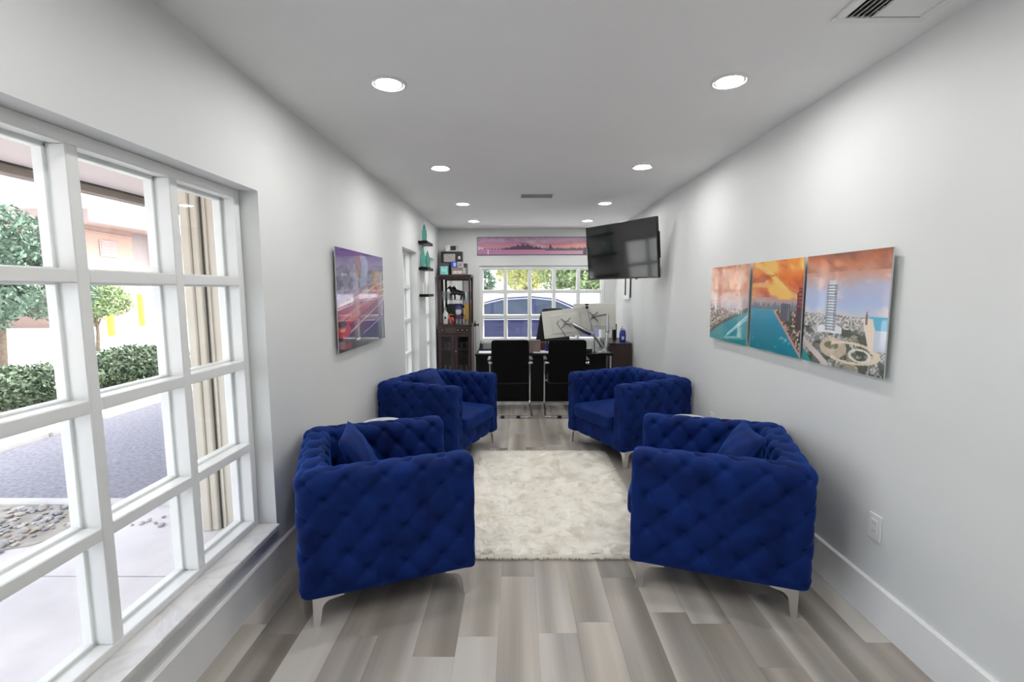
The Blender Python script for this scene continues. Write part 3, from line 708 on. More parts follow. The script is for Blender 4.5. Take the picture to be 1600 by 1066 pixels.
def print_thing(name, label, fn, wdt, hgt, loc, rz, nu, nv, thick=.006, gap=.02, group=None, pm=None):
    # local: x right, z up, front faces -y, back of the stand-offs at y=0
    t = thing(name, label, 'wall art', loc, rz, group)
    u, v = uvgrid(nu, nv); img = lin(np.clip(fn(u, v), 0, 255))
    vs_ = np.stack([(u-.5)*wdt, np.full_like(u, -gap-thick-.0006), (v-.5)*hgt], -1).reshape(-1, 3)
    idx = np.arange(nu*nv).reshape(nu, nv); fs = np.stack([idx[:-1, :-1], idx[1:, :-1], idx[1:, 1:], idx[:-1, 1:]], -1).reshape(-1, 4)
    me = bpy.data.meshes.new('printed_face'); me.from_pydata(vs_.tolist(), [], fs.tolist()); me.update()
    ca = me.color_attributes.new('Col', 'FLOAT_COLOR', 'POINT'); ca.data.foreach_set('color', np.concatenate([img.reshape(-1, 3), np.ones((nu*nv, 1))], 1).ravel())
    me.materials.append(pm or PRINT); obj('printed_face', me, None, t)
    obj('panel', boxm((-wdt/2, -gap-thick, -hgt/2), (wdt/2, -gap, hgt/2)), EDGE, t)
    for sx in (-1, 1):
        for sz in (-1, 1):
            so_ = MB().tube([(sx*(wdt/2-.07), -gap, sz*(hgt/2-.07)), (sx*(wdt/2-.07), 0, sz*(hgt/2-.07))], .012, 12); obj('standoff', so_, M['brushed'], t)
    return t
# right wall faces -X : local -y -> -X  => rotate -90deg (local x -> -Y)
for fn, ya, yb, lab in ((art_bay, 3.193, 3.80, 'glossy print panel of a beige waterfront under orange clouds, end of the triptych'),
                        (art_channel, 2.592, 3.147, 'glossy middle print panel of a turquoise channel under fiery sky'),
                        (art_tower, 1.99, 2.563, 'glossy print panel of a tall white tower by the beach')):
    print_thing('skyline_print', lab, fn, yb-ya, .548, (XR, (ya+yb)/2, 1.36), -PI/2, 170, 160, gap=.024, group='three-panel skyline print')
print_thing('street_print', 'glossy purple print of red street light trails', art_street, 1.12, .715, (XL, 3.735, 1.40), PI/2, 230, 150, gap=.024)
print_thing('sunset_print', 'long narrow pink sunset skyline print above the window', art_sunset, 1.735, .28, (.248, YF, 2.164), 0, 300, 50, gap=.012, pm=CANVAS)

# ================================================================== TELEVISION
TVM = Matrix.Translation((1.161, 5.438, 1.901)) @ Euler((0, 0, rad(-57.6))).to_matrix().to_4x4() @ Euler((rad(5.4), 0, 0)).to_matrix().to_4x4()
t = thing('wall_television', 'large black flat television tilted out from the wall on a swivel bracket', 'television', (XR, 5.62, 1.88))
inv = Matrix.Translation((-XR, -5.62, -1.88))
def tvpart(name, m, mt, world=False, par=None):
    if not world: m.v = [tuple(inv @ TVM @ Vector(p)) for p in m.v]
    else: m.v = [tuple(inv @ Vector(p)) for p in m.v]
    return obj(name, m, mt, par or t)
TW, TH = 1.09, .625
tvpart('housing', MB().box((-TW/2, .004, -TH/2), (TW/2, .03, TH/2), .004).box((-.38, .03, -.25), (.38, .062, .12), .012), M['black'])
bz = MB(); bw = .009
bz.box((-TW/2, -.004, -TH/2), (TW/2, .004, -TH/2+bw*1.6), .001).box((-TW/2, -.004, TH/2-bw), (TW/2, .004, TH/2), .001).box((-TW/2, -.004, -TH/2), (-TW/2+bw, .004, TH/2), .001).box((TW/2-bw, -.004, -TH/2), (TW/2, .004, TH/2), .001)
tvpart('bezel', bz, M['black'])
tvpart('screen', MB().box((-TW/2+bw, -.001, -TH/2+bw*1.6), (TW/2-bw, .0035, TH/2-bw)), M['screen'])
tvpart('sensor', MB().box((.22, -.003, -TH/2-.012), (.245, .006, -TH/2), .002), M['black'])
back = TVM @ Vector((.1, .066, 0)); mid_ = Vector((1.40, 5.30, 1.885))
tvpart('bracket_plate', MB().box((-.2, .062, -.15), (.3, .068, -.11)).box((-.2, .062, .09), (.3, .068, .13)).box((.28, .030, -.2), (.30, .068, .2)).box((-.2, .062, -.2), (-.17, .068, .2)), M['black'])
tvpart('swivel_arm', MB().tube([tuple(back), tuple(mid_), (XR-.02, 5.62, 1.885)], .02, 8), M['black'], True)
tvpart('wall_plate', MB().box((XR-.022, 5.5, 1.70), (XR-.0005, 5.74, 2.06), .003), M['black'], True)
tvpart('edge_hinge', MB().box((TW/2+.001, .012, -.11), (TW/2+.012, .03, .16), .002), M['black'])
# two black cables running down the wall to a white box
t = thing('cable_cover', 'pair of black cable strips on the wall below the television with white box', 'cable', (XR, 6.72, 1.33))
obj('cable_strip', boxm((-.014, .17, .06), (0, .196, .62), .003), M['black'], t); obj('cable_strip', boxm((-.018, -.15, .03), (0, -.118, .62), .003), M['black'], t)
obj('junction_box', boxm((-.022, -.10, 0), (0, .21, .055), .004), M['white'], t)

# ================================================================== FLOATING SHELVES with ornaments
def shelf(y0, y1, z, dep, label):
    return tag(obj('floating_shelf', boxm((0, y0, 0), (dep, y1, .034), .002), M['blackwood'], None, (XL, 0, z)), label, 'shelf', 'black floating shelves between the narrow windows')
SH = [(6.03, 6.44, 2.052, 'uppermost black floating shelf holding one teal bottle sculpture'), (6.03, 6.44, 1.725, 'middle black floating shelf holding two teal bottle sculptures'), (6.03, 6.44, 1.388, 'lowest black floating shelf holding white boxes')]
for y0, y1, z, lab in SH: shelf(y0, y1, z, .115, lab)
def spire(x, y, z, h, label, ball=False):
    t = thing('teal_sculpture', label, 'sculpture', (x, y, z), rad(20), 'teal glass sculptures on the shelves')
    pr = [(.030, 0), (.034, .01), (.030, h*.10), (.036, h*.35), (.030, h*.60), (.016, h*.86), (.004, h)]
    m = MB().lathe([(r*.9, q) for r, q in pr], 10); m.v = [(px, py*.62, pz) for px, py, pz in m.v]; obj('spire', m, M['teal'], t)
    obj('foot', MB().lathe([(.036, 0), (.036, .008), (.03, .012)], 16), M['darkgap'], t)
    if ball: obj('ball', MB().lathe([(.002, h-.012), (.013, h-.006), (.016, h+.006), (.010, h+.018), (.001, h+.022)], 12), M['white'], t, smooth='all')
spire(XL+.065, 6.12, 2.086, .22, 'single teal glass spire with a white ball on the uppermost shelf', True)
spire(XL+.042, 6.10, 1.759, .27, 'taller teal glass spire on the middle shelf'); spire(XL+.080, 6.22, 1.759, .22, 'shorter teal glass spire on the middle shelf')
for i in range(3):
    t = thing('white_candle', 'slim white candle standing on the lowest black shelf', 'candle', (XL+.030+.030*i, 6.10+.05*i, 1.422), 0, 'white candles on the lowest shelf')
    obj('wax', MB().lathe([(.013, 0), (.013, .13+.01*i), (.010, .134+.01*i)], 14), M['white'], t, smooth=35); obj('wick', MB().tube([(0, 0, .13+.01*i), (.001, 0, .146+.01*i)], .0012, 6), M['black'], t)

# ================================================================== DISPLAY CABINET in the corner
cx0, cx1, cy0, cy1 = -1.190, -.690, 7.20, 7.62
t = thing('display_cabinet', 'tall dark brown display cabinet with glass doors in the corner', 'cabinet', (0, 0, 0))
CABZ = 1.705; LZ = .955
for x in (cx0, cx1-.03):
    for y in (cy0, cy1-.03): obj('post', boxm((x, y, LZ), (x+.03, y+.03, CABZ-.036)), M['espresso'], t)
obj('cornice', boxm((cx0-.012, cy0-.015, CABZ-.035), (cx1+.012, cy1, CABZ), .004), M['espresso'], t)
obj('top_rail', boxm((cx0+.03, cy0+.003, CABZ-.075), (cx1-.03, cy0+.022, CABZ-.036), .002), M['espresso'], t)
obj('mirror_back', boxm((cx0+.03, cy1-.012, LZ), (cx1-.03, cy1-.004, CABZ-.036)), M['mirror'], t)
obj('glass_shelf', boxm((cx0+.031, cy0+.035, 1.318), (cx1-.031, cy1-.014, 1.325)), M['glass'], t)
lw = .02
obj('lower_top', boxm((cx0-.008, cy0-.03, LZ-.03), (cx1+.02, cy1, LZ), .004), M['espresso'], t)
lb = MB(); lb.box((cx0, cy0-.015, .06), (cx0+lw, cy1, LZ-.031)); lb.box((cx1-lw+.01, cy0-.015, .06), (cx1+.01, cy1, LZ-.031)); lb.box((cx0+lw, cy1-.01, .06), (cx1-lw+.01, cy1, LZ-.031)); lb.box((cx0, cy0-.015, 0), (cx1+.01, cy1, .06)); lb.box((cx0+lw, cy0, .80), (cx1-lw+.01, cy1-.011, .815))
obj('lower_body', lb, M['espresso'], t)
obj('inner_shelf', boxm((cx0+lw+.001, cy0+.03, .545), (cx1-lw+.009, cy1-.012, .56)), M['espresso'], t)
dr = obj('drawer_front', boxm((cx0+.006, cy0-.028, .822), (cx1+.004, cy0-.0155, .922), .003), mat('reddish_brown_wood', (.075, .040, .038), .35, var=.25, scale=10, stretch=(.3, 3, 3)), t)
for xx in (cx0+.075, cx0+.305, cx0+.375, cx0+.445):
    p = obj('square_inlay', boxm((xx-.030, cy0-.033, .842), (xx+.030, cy0-.0283, .902), .002), M['black'], dr)
    obj('stud', boxm((xx-.010, cy0-.040, .862), (xx+.010, cy0-.0335, .882), .003), M['brushed'], dr)
mx_ = (cx0+cx1)/2
for a, c, hs in ((cx0+.004, mx_-.002, 1), (mx_+.002, cx1+.006, -1)):
    d = MB(); s_ = .048
    d.box((a, cy0-.030, .065), (a+s_, cy0-.0155, .815), .002); d.box((c-s_, cy0-.030, .065), (c, cy0-.0155, .815), .002); d.box((a+s_, cy0-.030, .767), (c-s_, cy0-.0155, .815), .002); d.box((a+s_, cy0-.030, .065), (c-s_, cy0-.0155, .115), .002)
    do = obj('door', d, M['espresso'], t); obj('pane', boxm((a+s_, cy0-.025, .115), (c-s_, cy0-.021, .767)), M['glass'], do)
    if hs < 0: obj('knob', MB().at((a+.02, cy0-.030, .55), (PI/2, 0, 0)).lathe([(.004, 0), (.004, .012), (.011, .016), (.010, .024), (.002, .027)], 14), M['brushed'], do, smooth=40)
GL = glassmat('crystal_glass', (.90, .93, .95), 2.3)
def wineglass(x, y, z, label, group, s=1.0):
    o = obj('drinking_glass', GLASSM, GL, None, (x, y, z)); o.scale = (min(s, 1.1), min(s, 1.1), s); tag(o, label, 'glass', group)
GLASSM = MB().lathe([(.024, 0), (.028, .003), (.032, .06), (.035, .105), (.033, .105), (.029, .06), (.024, .008), (.002, .008)], 18).mesh('drinking_glass', 40)
for i, (x, y) in enumerate([(-1.10, 7.32), (-1.03, 7.30), (-1.06, 7.42)]): wineglass(x, y, .56, 'clear glass on the middle shelf behind the plain cabinet door', 'glasses behind the plain door')
for i, (x, y) in enumerate([(-.84, 7.30), (-.77, 7.33), (-.80, 7.42)]): wineglass(x, y, .56, 'clear glass on the middle shelf behind the knobbed cabinet door', 'glasses behind the knobbed door')
for i, (x, y) in enumerate([(-1.115, 7.32), (-1.025, 7.30)]): wineglass(x, y, .06, 'tall clear glass at the bottom behind the plain door', 'tall glasses behind the plain door', 2.4)
for i, (x, y) in enumerate([(-.86, 7.31), (-.775, 7.33)]): wineglass(x, y, .06, 'tall clear glass at the bottom behind the knobbed door', 'tall glasses behind the knobbed door', 2.4)
for i, (x, y) in enumerate([(-1.12, 7.36), (-.745, 7.36), (-.75, 7.29)]): wineglass(x, y, 1.325, 'clear glass on the upper glass shelf beside the black horse', 'glasses on the glass shelf', 1.2)
# ornaments in the open upper part
def horse(x, y, z):
    t = thing('horse_figurine', 'black rearing horse figurine on the glass cabinet shelf', 'figurine', (x, y, z))
    B = MB(); B.tube([(-.075, 0, .115), (-.04, 0, .125), (.01, 0, .112), (.06, 0, .095), (.09, 0, .085)], [.024, .034, .031, .033, .018], 10)
    B.tube([(-.06, 0, .13), (-.085, 0, .165), (-.098, 0, .195)], [.028, .02, .015], 10); B.tube([(-.090, 0, .195), (-.112, 0, .185), (-.135, 0, .168)], [.017, .015, .008], 8)
    B.tube([(-.092, .008, .205), (-.09, .010, .222)], [.006, .001], 6); B.tube([(-.092, -.008, .205), (-.09, -.010, .222)], [.006, .001], 6)
    B.tube([(.088, 0, .09), (.12, 0, .085), (.135, 0, .05), (.13, 0, .02)], [.010, .012, .010, .003], 8)
    for yy, q in ((.016, 0), (-.016, .018)):
        B.tube([(.07, yy, .095), (.078+q, yy, .055), (.066+q, yy, .028), (.072+q, yy, 0)], [.018, .010, .007, .008], 8)
        B.tube([(-.055, yy, .11), (-.075-q, yy, .065), (-.066-q, yy, .034), (-.07-q, yy, 0)], [.016, .009, .007, .008], 8)
    obj('body', B, M['black'], t, smooth='all'); obj('mane', MB().tube([(-.05, 0, .16), (-.072, 0, .185), (-.086, 0, .21)], [.004, .012, .004], 6), M['black'], t, smooth='all')
horse(-.93, 7.38, 1.325)
def bottle(name, x, y, z, h, r, col, label, cap=None, capcol=(.8, .8, .8), cat='bottle', group=None):
    t = thing(name, label, cat, (x, y, z), 0, group)
    obj('bottle_body', MB().lathe([(r*.95, 0), (r, h*.03), (r, h*.60), (r*.8, h*.68), (r*.35, h*.78), (r*.32, h*.88)], 18), mat(name+'_glass', col, .2, coat=.4), t, smooth=40)
    obj('cap', MB().lathe([(r*.4, h*.88), (r*.4, h*.99), (r*.36, h)], 14), mat(name+'_cap', capcol, .4), t, smooth=40)
    return t
z_ = LZ
w1 = bottle('white_bottle', -1.09, 7.33, z_, .25, .045, (.8, .8, .78), 'white bottle with a small black label in the cabinet', capcol=(.3, .3, .3)); obj('label', boxm((-.012, -.048, .08), (.012, -.044, .115)), M['black'], w1)
t = thing('figurine_bust', 'white-faced figurine with a blue cap in the cabinet', 'figurine', (-.90, 7.40, z_))
obj('pedestal', boxm((-.045, -.04, 0), (.045, .04, .13), .006), mat('purple_pedestal', (.07, .03, .10), .5), t)
obj('face', MB().lathe([(.02, .13), (.042, .15), (.046, .20), (.036, .235)], 18), M['white'], t, smooth='all'); obj('cap', MB().lathe([(.058, .23), (.06, .24), (.046, .262), (.022, .285), (.004, .292)], 18), mat('indigo_cap', (.05, .035, .25), .5), t, smooth=50)
tag(obj('gold_box', boxm((-.045, -.03, 0), (.045, .03, .30), .003), mat('gold_carton', (.72, .45, .10), .3, .6), None, (-.765, 7.47, z_)), 'tall shiny gold carton inside the cabinet', 'box')
tag(obj('dark_box', boxm((-.10, -.03, 0), (.10, .03, .30), .003), mat('dark_carton', (.02, .025, .02), .5), None, (-.99, 7.52, z_)), 'wide black carton standing behind the figurine in the cabinet', 'box')
t = thing('toy_rooster', 'small red and orange ornament with a curved neck in the cabinet', 'ornament', (-.985, 7.28, z_))
obj('body', MB().lathe([(.01, 0), (.035, .02), (.04, .06), (.02, .10), (.004, .11)], 14), mat('red_glaze', (.55, .03, .03), .3), t, smooth='all'); obj('neck', MB().tube([(-.01, 0, .06), (-.05, 0, .11), (-.03, 0, .15), (.02, 0, .14)], [.018, .012, .010, .004], 8), mat('orange_glaze', (.65, .2, .1), .35), t, smooth='all')
for i, (x, y) in enumerate([(-1.00, 7.23), (-.90, 7.23), (-.845, 7.22), (-.79, 7.23), (-.735, 7.24)]): wineglass(x, y, z_, 'short clear shot glass along the cabinet ledge', 'shot glasses on the ledge', .72)
bottle('brown_bottle', -.82, 7.33, z_, .13, .026, (.05, .02, .015), 'small dark brown bottle in front of the gold carton', capcol=(.02, .02, .02))

# boxes on top of the cabinet
def carton(name, x0, x1, y0, y1, z0, z1, col, label, parts=()):
    t = thing(name, label, 'box', ((x0+x1)/2, (y0+y1)/2, z0)); hx, hy = (x1-x0)/2, (y1-y0)/2
    obj('carton', boxm((-hx, -hy, 0), (hx, hy, z1-z0), .003), mat(name+'_card', col, .45, var=.15, scale=20), t)
    for pn, a, b, c, d, colr in parts: obj(pn, boxm((-hx+a*2*hx, -hy-.003, c*(z1-z0)), (-hx+b*2*hx, -hy+.001, d*(z1-z0))), mat(pn+'_'+name, colr, .35, var=.3, scale=60), t)
    return t
TZ = CABZ
carton('grey_carton', -1.165, -1.02, 7.36, 7.58, TZ, 1.885, (.10, .09, .09), 'plain dark grey carton on the cabinet behind the teal box')
carton('teal_carton', -1.150, -1.035, 7.26, 7.33, TZ, 1.832, (.22, .62, .58), 'bright teal gift box on top of the cabinet', [('picture', .15, .85, .35, .75, (.35, .72, .68))])
carton('photo_carton', -.985, -.765, 7.27, 7.45, TZ, 1.815, (.20, .17, .16), 'brown picture box at the front of the cabinet top', [('picture', .1, .75, .1, .55, (.62, .50, .46)), ('stripe', .8, .97, .1, .9, (.45, .42, .42))])
carton('tall_carton', -1.015, -.765, 7.462, 7.58, TZ, 1.885, (.07, .065, .07), 'tall dark carton at the back of the cabinet top')
carton('blue_carton', -.995, -.905, 7.30, 7.42, 1.815, 1.905, (.03, .08, .45), 'small blue box stacked on the brown picture box', [('mark', .45, .9, .2, .8, (.4, .5, .8))])
carton('silver_carton', -.895, -.812, 7.30, 7.42, 1.815, 1.898, (.5, .5, .5), 'small silver box beside the blue one', [('picture', .2, .85, .2, .85, (.25, .23, .23))])
carton('black_display_box', -1.165, -.835, 7.43, 7.58, 1.885, 2.065, (.02, .02, .022), 'wide black box with a window front stacked high on the cabinet', [('window', .14, .68, .12, .80, (.42, .38, .36)), ('mark', .82, .92, .35, .6, (.6, .55, .55))])
carton('white_carton', -1.09, -.915, 7.44, 7.56, 2.065, 2.165, (.5, .5, .5), 'topmost silver box with a black screen on the cabinet', [('screen', .45, .92, .18, .85, (.03, .03, .04)), ('flap', .02, .38, .1, .9, (.75, .74, .72))])

# pole with clamp beside the cabinet
t = thing('clamp_pole', 'slim silver pole with a black clamp knob beside the desk', 'pole', (-.60, 6.90, 0))
obj('pole', MB().tube([(0, 0, .012), (0, 0, .985)], .012, 12), M['brushed'], t, smooth=40); obj('base', MB().lathe([(.08, 0), (.085, .006), (.08, .012), (.014, .016)], 28), M['black'], t, smooth=40)
obj('clamp', MB().box((-.018, -.018, .945), (.018, .018, .995), .004), M['black'], t); obj('knob', MB().at((.018, 0, .97), (0, PI/2, 0)).lathe([(.008, 0), (.008, .015), (.016, .017), (.016, .035), (.004, .037)], 12).at((0, 0, .995)).lathe([(.006, 0), (.006, .02), (.012, .022), (.010, .03)], 10), M['black'], t, smooth=40)

# ================================================================== DESK
DX0, DX1, DY0, DY1, DZ = -.53, 1.24, 6.02, 6.70, .660
t = thing('office_desk', 'wide black office desk with a full front panel', 'desk', (0, 0, 0))
obj('desk_top', boxm((DX0, DY0, DZ-.028), (DX1, DY1, DZ), .003), M['blackwood'], t)
obj('front_panel', boxm((DX0+.03, DY0+.05, .03), (DX1-.09, DY0+.07, DZ-.029), .002), M['blackwood'], t)
obj('side_panel', boxm((DX0+.01, DY0+.04, 0), (DX0+.035, DY1-.03, DZ-.029), .002), M['blackwood'], t); obj('side_panel', boxm((DX1-.11, DY0+.071, 0), (DX1-.085, DY1-.03, DZ-.029), .002), M['blackwood'], t)
obj('leg', MB().tube([(DX1-.035, DY0+.05, 0), (DX1-.035, DY0+.05, DZ-.029)], .014, 12), M['chrome'], t, smooth=40)
# low cabinet beside the desk against the right wall
t = thing('credenza', 'low black-brown cabinet against the wall beside the desk', 'cabinet', (0, 0, 0))
obj('carcass', boxm((1.262, 6.40, .04), (XR-.02, 7.15, .73), .003), M['espresso'], t); obj('plinth', boxm((1.29, 6.42, 0), (XR-.03, 7.13, .04)), M['black'], t); obj('top', boxm((1.255, 6.39, .73), (XR-.018, 7.16, .752), .003), M['espresso'], t)
d = obj('door', boxm((1.246, 6.42, .06), (1.2615, 6.76, .71), .002), M['espresso'], t); obj('handle', MB().tube([(1.236, 6.72, .34), (1.236, 6.72, .44)], .005, 8), M['brushed'], d)
d = obj('door', boxm((1.246, 6.78, .06), (1.2615, 7.13, .71), .002), M['espresso'], t); obj('handle', MB().tube([(1.236, 6.82, .34), (1.236, 6.82, .44)], .005, 8), M['brushed'], d)
t = thing('blue_jug', 'blue lidded water bottle with a white label on the low cabinet', 'bottle', (1.452, 6.50, .752))
obj('jug_body', MB().lathe([(.040, 0), (.044, .01), (.046, .10), (.040, .15), (.030, .17)], 20), mat('blue_plastic', (.012, .03, .30), .25, coat=.3), t, smooth=40); obj('lid', MB().lathe([(.026, .17), (.028, .20), (.012, .208), (.011, .222), (.002, .225)], 16), mat('clear_grey_lid', (.6, .6, .66), .3), t, smooth=40)
obj('label', boxm((-.022, -.0475, .04), (.012, -.040, .085), .002), mat('pale_blue_label', (.5, .55, .8), .5), t)
tag(obj('desk_speaker', MB().box((-.03, -.03, 0), (.03, .03, .24), .012), M['black'], None, (1.40, 6.80, .752)), 'slim black speaker on the low cabinet behind the blue bottle', 'speaker')

# ------------------------------------------------------------------ guest chairs
def guest_chair():
    t = thing('guest_chair', '', 'chair', (0, 0, 0), 0, 'black cantilever guest chairs at the desk')
    bk = soft_box((-.218, -.022, .40), (.218, .022, .90), 0, 18, .13, .3); bk.v = [(x, y-.05*((z-.4)/.5)**1.4+.010*(x/.215)**2, z) for x, y, z in bk.v]
    obj('backrest', bk, M['blackfabric'], t, (0, 0, 0), smooth='all')
    obj('seat', soft_box((-.225, .0, .375), (.225, .46, .435), .012, 16), M['blackleather'], t, smooth='all')
    for s in (-1, 1):
        X = s*.250
        leg = [(s*.06, -.10, .014), (s*.18, -.10, .014)]+[(s*(.20+.05*math.sin(a)), -.10+.05*(1-math.cos(a)), .014) for a in np.linspace(0, PI/2, 6)]
        leg += [(X, .35, .014)]+[(X, .42+.07*math.sin(a), .014+.07*(1-math.cos(a))) for a in np.linspace(0, PI/2, 7)]+[(X, .485, .30)]
        leg += [(X, .47-.07*(1-math.cos(a)), .55+.07*math.sin(a)) for a in np.linspace(0, PI/2, 7)]+[(X, .10, .63), (X, -.045, .635)]
        obj('tube_frame', MB().tube(leg, .0115, 10), M['chrome'], t, smooth=40)
        obj('arm_pad', MB().box((X-.02, .05, .640), (X+.02, .36, .662), .008), M['black'], t)
        obj('end_cap', MB().tube([(X, -.042, .635), (s*.208, -.042, .635)], [.014, .012], 12), M['chrome'], t, smooth=40)
        obj('floor_pad', MB().box((s*.09-.022, -.118, 0), (s*.09+.022, -.083, .030), .004), M['black'], t)
    obj('cross_bar', MB().tube([(-.06, -.10, .014), (.06, -.10, .014)], .0115, 10), M['chrome'], t, smooth=40)
    obj('seat_bar', MB().tube([(-.25, .30, .365), (.25, .30, .365)], .010, 8), M['chrome'], t, smooth=40)
    return t
g = guest_chair(); g.location = (-.073, 5.46, 0); g.rotation_euler = (0, 0, rad(1)); g['label'] = 'black cantilever guest chair in front of the desk phone and papers'
g2 = dup(g); g2.location = (.585, 5.46, 0); g2.rotation_euler = (0, 0, rad(-2)); g2['label'] = 'black cantilever guest chair in front of the pale monitors'
# ------------------------------------------------------------------ office chair behind the desk
t = thing('office_chair', 'black leather high-back office chair behind the desk', 'chair', (.53, 7.08, 0), rad(172))
ob = soft_box((-.28, -.05, .45), (.28, .05, 1.19), 0, 18, .2, .3); ob.v = [(x*(1-.36*max(0, (z-.55)/.64)**1.4), y-.10*((z-.45)/.67)+.05*(x/.27)**2, z) for x, y, z in ob.v]
obj('backrest', ob, M['blackleather'], t, (0, -.24, 0), smooth='all'); obj('seat', soft_box((-.26, -.24, .42), (.26, .26, .52), .015, 16), M['blackleather'], t, smooth='all')
obj('gas_post', MB().tube([(0, 0, .07), (0, 0, .42)], .025, 12), M['black'], t, smooth=40)
for k_ in range(5):
    a = k_*2*PI/5+.3; lg = obj('base_leg', MB().tube([(0, 0, .09), (.28*math.cos(a), .28*math.sin(a), .06)], [.028, .016], 10), M['black'], t, smooth=40)
    obj('caster', MB().at((.28*math.cos(a), .28*math.sin(a), .026), (PI/2, 0, a)).lathe([(.010, -.02), (.026, -.018), (.026, .018), (.010, .02)], 14), M['black'], lg, smooth=40)
for s in (-1, 1): obj('armrest', MB().tube([(s*.27, .10, .46), (s*.32, .10, .50), (s*.32, .10, .66), (s*.32, -.16, .68)], .018, 10), M['black'], t, smooth=40)

# ------------------------------------------------------------------ monitors on a double arm
def monitor(loc, yaw, tilt, roll, label, cable=True):
    # local: back of the screen faces -y (towards the camera)
    t = thing('monitor', label, 'monitor', loc, 0, 'pale-backed monitors on the double arm'); t.rotation_euler = (Matrix(Euler((0, 0, yaw)).to_matrix()) @ Euler((tilt, 0, 0)).to_matrix() @ Euler((0, roll, 0)).to_matrix()).to_euler()
    obj('back_shell', MB().box((-.305, -.012, -.18), (.305, .010, .18), .004).box((-.19, -.020, -.13), (.19, -.012, .12), .006), M['monitor'], t)
    obj('screen', boxm((-.30, .0101, -.172), (.30, .013, .175)), M['screen'], t)
    obj('lower_band', boxm((-.302, -.0135, -.178), (.302, -.0121, -.135)), mat('silver_band', (.66, .66, .62), .4), t)
    mo = obj('mount_plate', MB().box((-.03, -.026, -.03), (.03, -.0201, .03), .002), M['brushed'], t)
    for sx in (-1, 1):
        for sz in (-1, 1): obj('mount_tab', MB().at((sx*.04, -.024, sz*.04), (0, rad(-45*sx*sz), 0)).box((-.03, -.003, -.009), (.03, .003, .009), .001), M['brushed'], mo)
    if cable: obj('power_cable', MB().tube([(-.09, -.022, .03), (-.095, -.045, .04), (-.12, -.05, .01), (-.10, -.045, -.03), (-.06, -.04, -.10), (-.02, -.03, -.185)], .004, 6), M['black'], t)
    else: obj('port_strip', boxm((-.085, -.0215, -.05), (-.078, -.0195, .05)), M['black'], t)
    return t
monitor((.655, 6.28, 1.036), rad(-4), rad(-2), rad(-6.5), 'pale-backed monitor with a looping black cable, above the guest chair')
monitor((1.075, 6.60, 1.103), rad(-29), 0, rad(-1.5), 'pale-backed monitor turned towards the wall beside the blue bottle', False)
t = thing('monitor_stand', 'silver double gas-spring monitor stand clamped to the desk edge', 'monitor stand', (1.135, 6.11, DZ))
obj('clamp_base', MB().lathe([(.055, 0), (.06, .006), (.055, .014), (.03, .03), (.024, .05), (.024, .07)], 24).box((-.075, -.04, 0), (.075, .04, .012), .004), M['brushed'], t, smooth=40)
def seg(name, a, b, r0, r1, mt, under=False):
    a, b = Vector(a), Vector(b); o = Vector((1.135, 6.11, DZ)); obj(name, MB().tube([tuple(a-o), tuple(a.lerp(b, .12)-o), tuple(a.lerp(b, .88)-o), tuple(b-o)], [r0*.7, r0, r1, r1*.7], 12), mt, t, smooth=40)
    if under:
        dn = Vector((0, 0, -.026)); obj('cable_tray', MB().tube([tuple(a.lerp(b, .12)-o+dn), tuple(a.lerp(b, .85)-o+dn*.8)], [.016, .012], 10), M['black'], t, smooth=40)
J1 = (.990, 6.13, .90); seg('lower_arm', (1.125, 6.11, .72), J1, .022, .020, M['brushed']); seg('upper_arm', J1, (.715, 6.20, 1.035), .030, .022, M['brushed'], True); seg('mount_neck', (.715, 6.20, 1.035), (.657, 6.250, 1.036), .014, .014, M['brushed'])
J2 = (1.19, 6.20, .93); seg('lower_arm', (1.15, 6.12, .72), J2, .022, .020, M['brushed']); seg('upper_arm', J2, (1.205, 6.30, 1.15), .024, .018, M['brushed']); seg('mount_neck', (1.205, 6.30, 1.15), (1.064, 6.573, 1.103), .014, .012, M['brushed'])
obj('knuckle', MB().lathe([(.026, -.03), (.028, -.02), (.028, .02), (.026, .03)], 16, (J1[0]-1.135, J1[1]-6.11, J1[2]-DZ)), M['brushed'], t, smooth=40); obj('knuckle', MB().lathe([(.024, -.025), (.026, -.018), (.026, .018), (.024, .025)], 16, (J2[0]-1.135, J2[1]-6.11, J2[2]-DZ)), M['brushed'], t, smooth=40)
obj('hanging_cable', MB().tube([(.03, -.02, .03), (.09, -.055, .01), (.105, -.06, -.08), (.10, -.05, -.25), (.09, -.02, -.45)], .005, 6), M['black'], t)
# webcam on a slim stem
t = thing('webcam', 'small black webcam on a slim silver stem beside the monitors', 'webcam', (1.015, 6.16, DZ))
obj('stem', MB().tube([(0, 0, .004), (-.005, 0, .22), (-.105, .0, .575)], .008, 10), M['brushed'], t, smooth=40); obj('stem_base', MB().lathe([(.03, 0), (.03, .008), (.01, .012)], 16), M['black'], t, smooth=40)
obj('camera_head', MB().box((-.133, -.02, .61), (-.083, .02, .632), .006).box((-.125, -.018, .565), (-.085, .018, .60), .008).box((-.112, -.01, .595), (-.102, .01, .615)), M['black'], t)

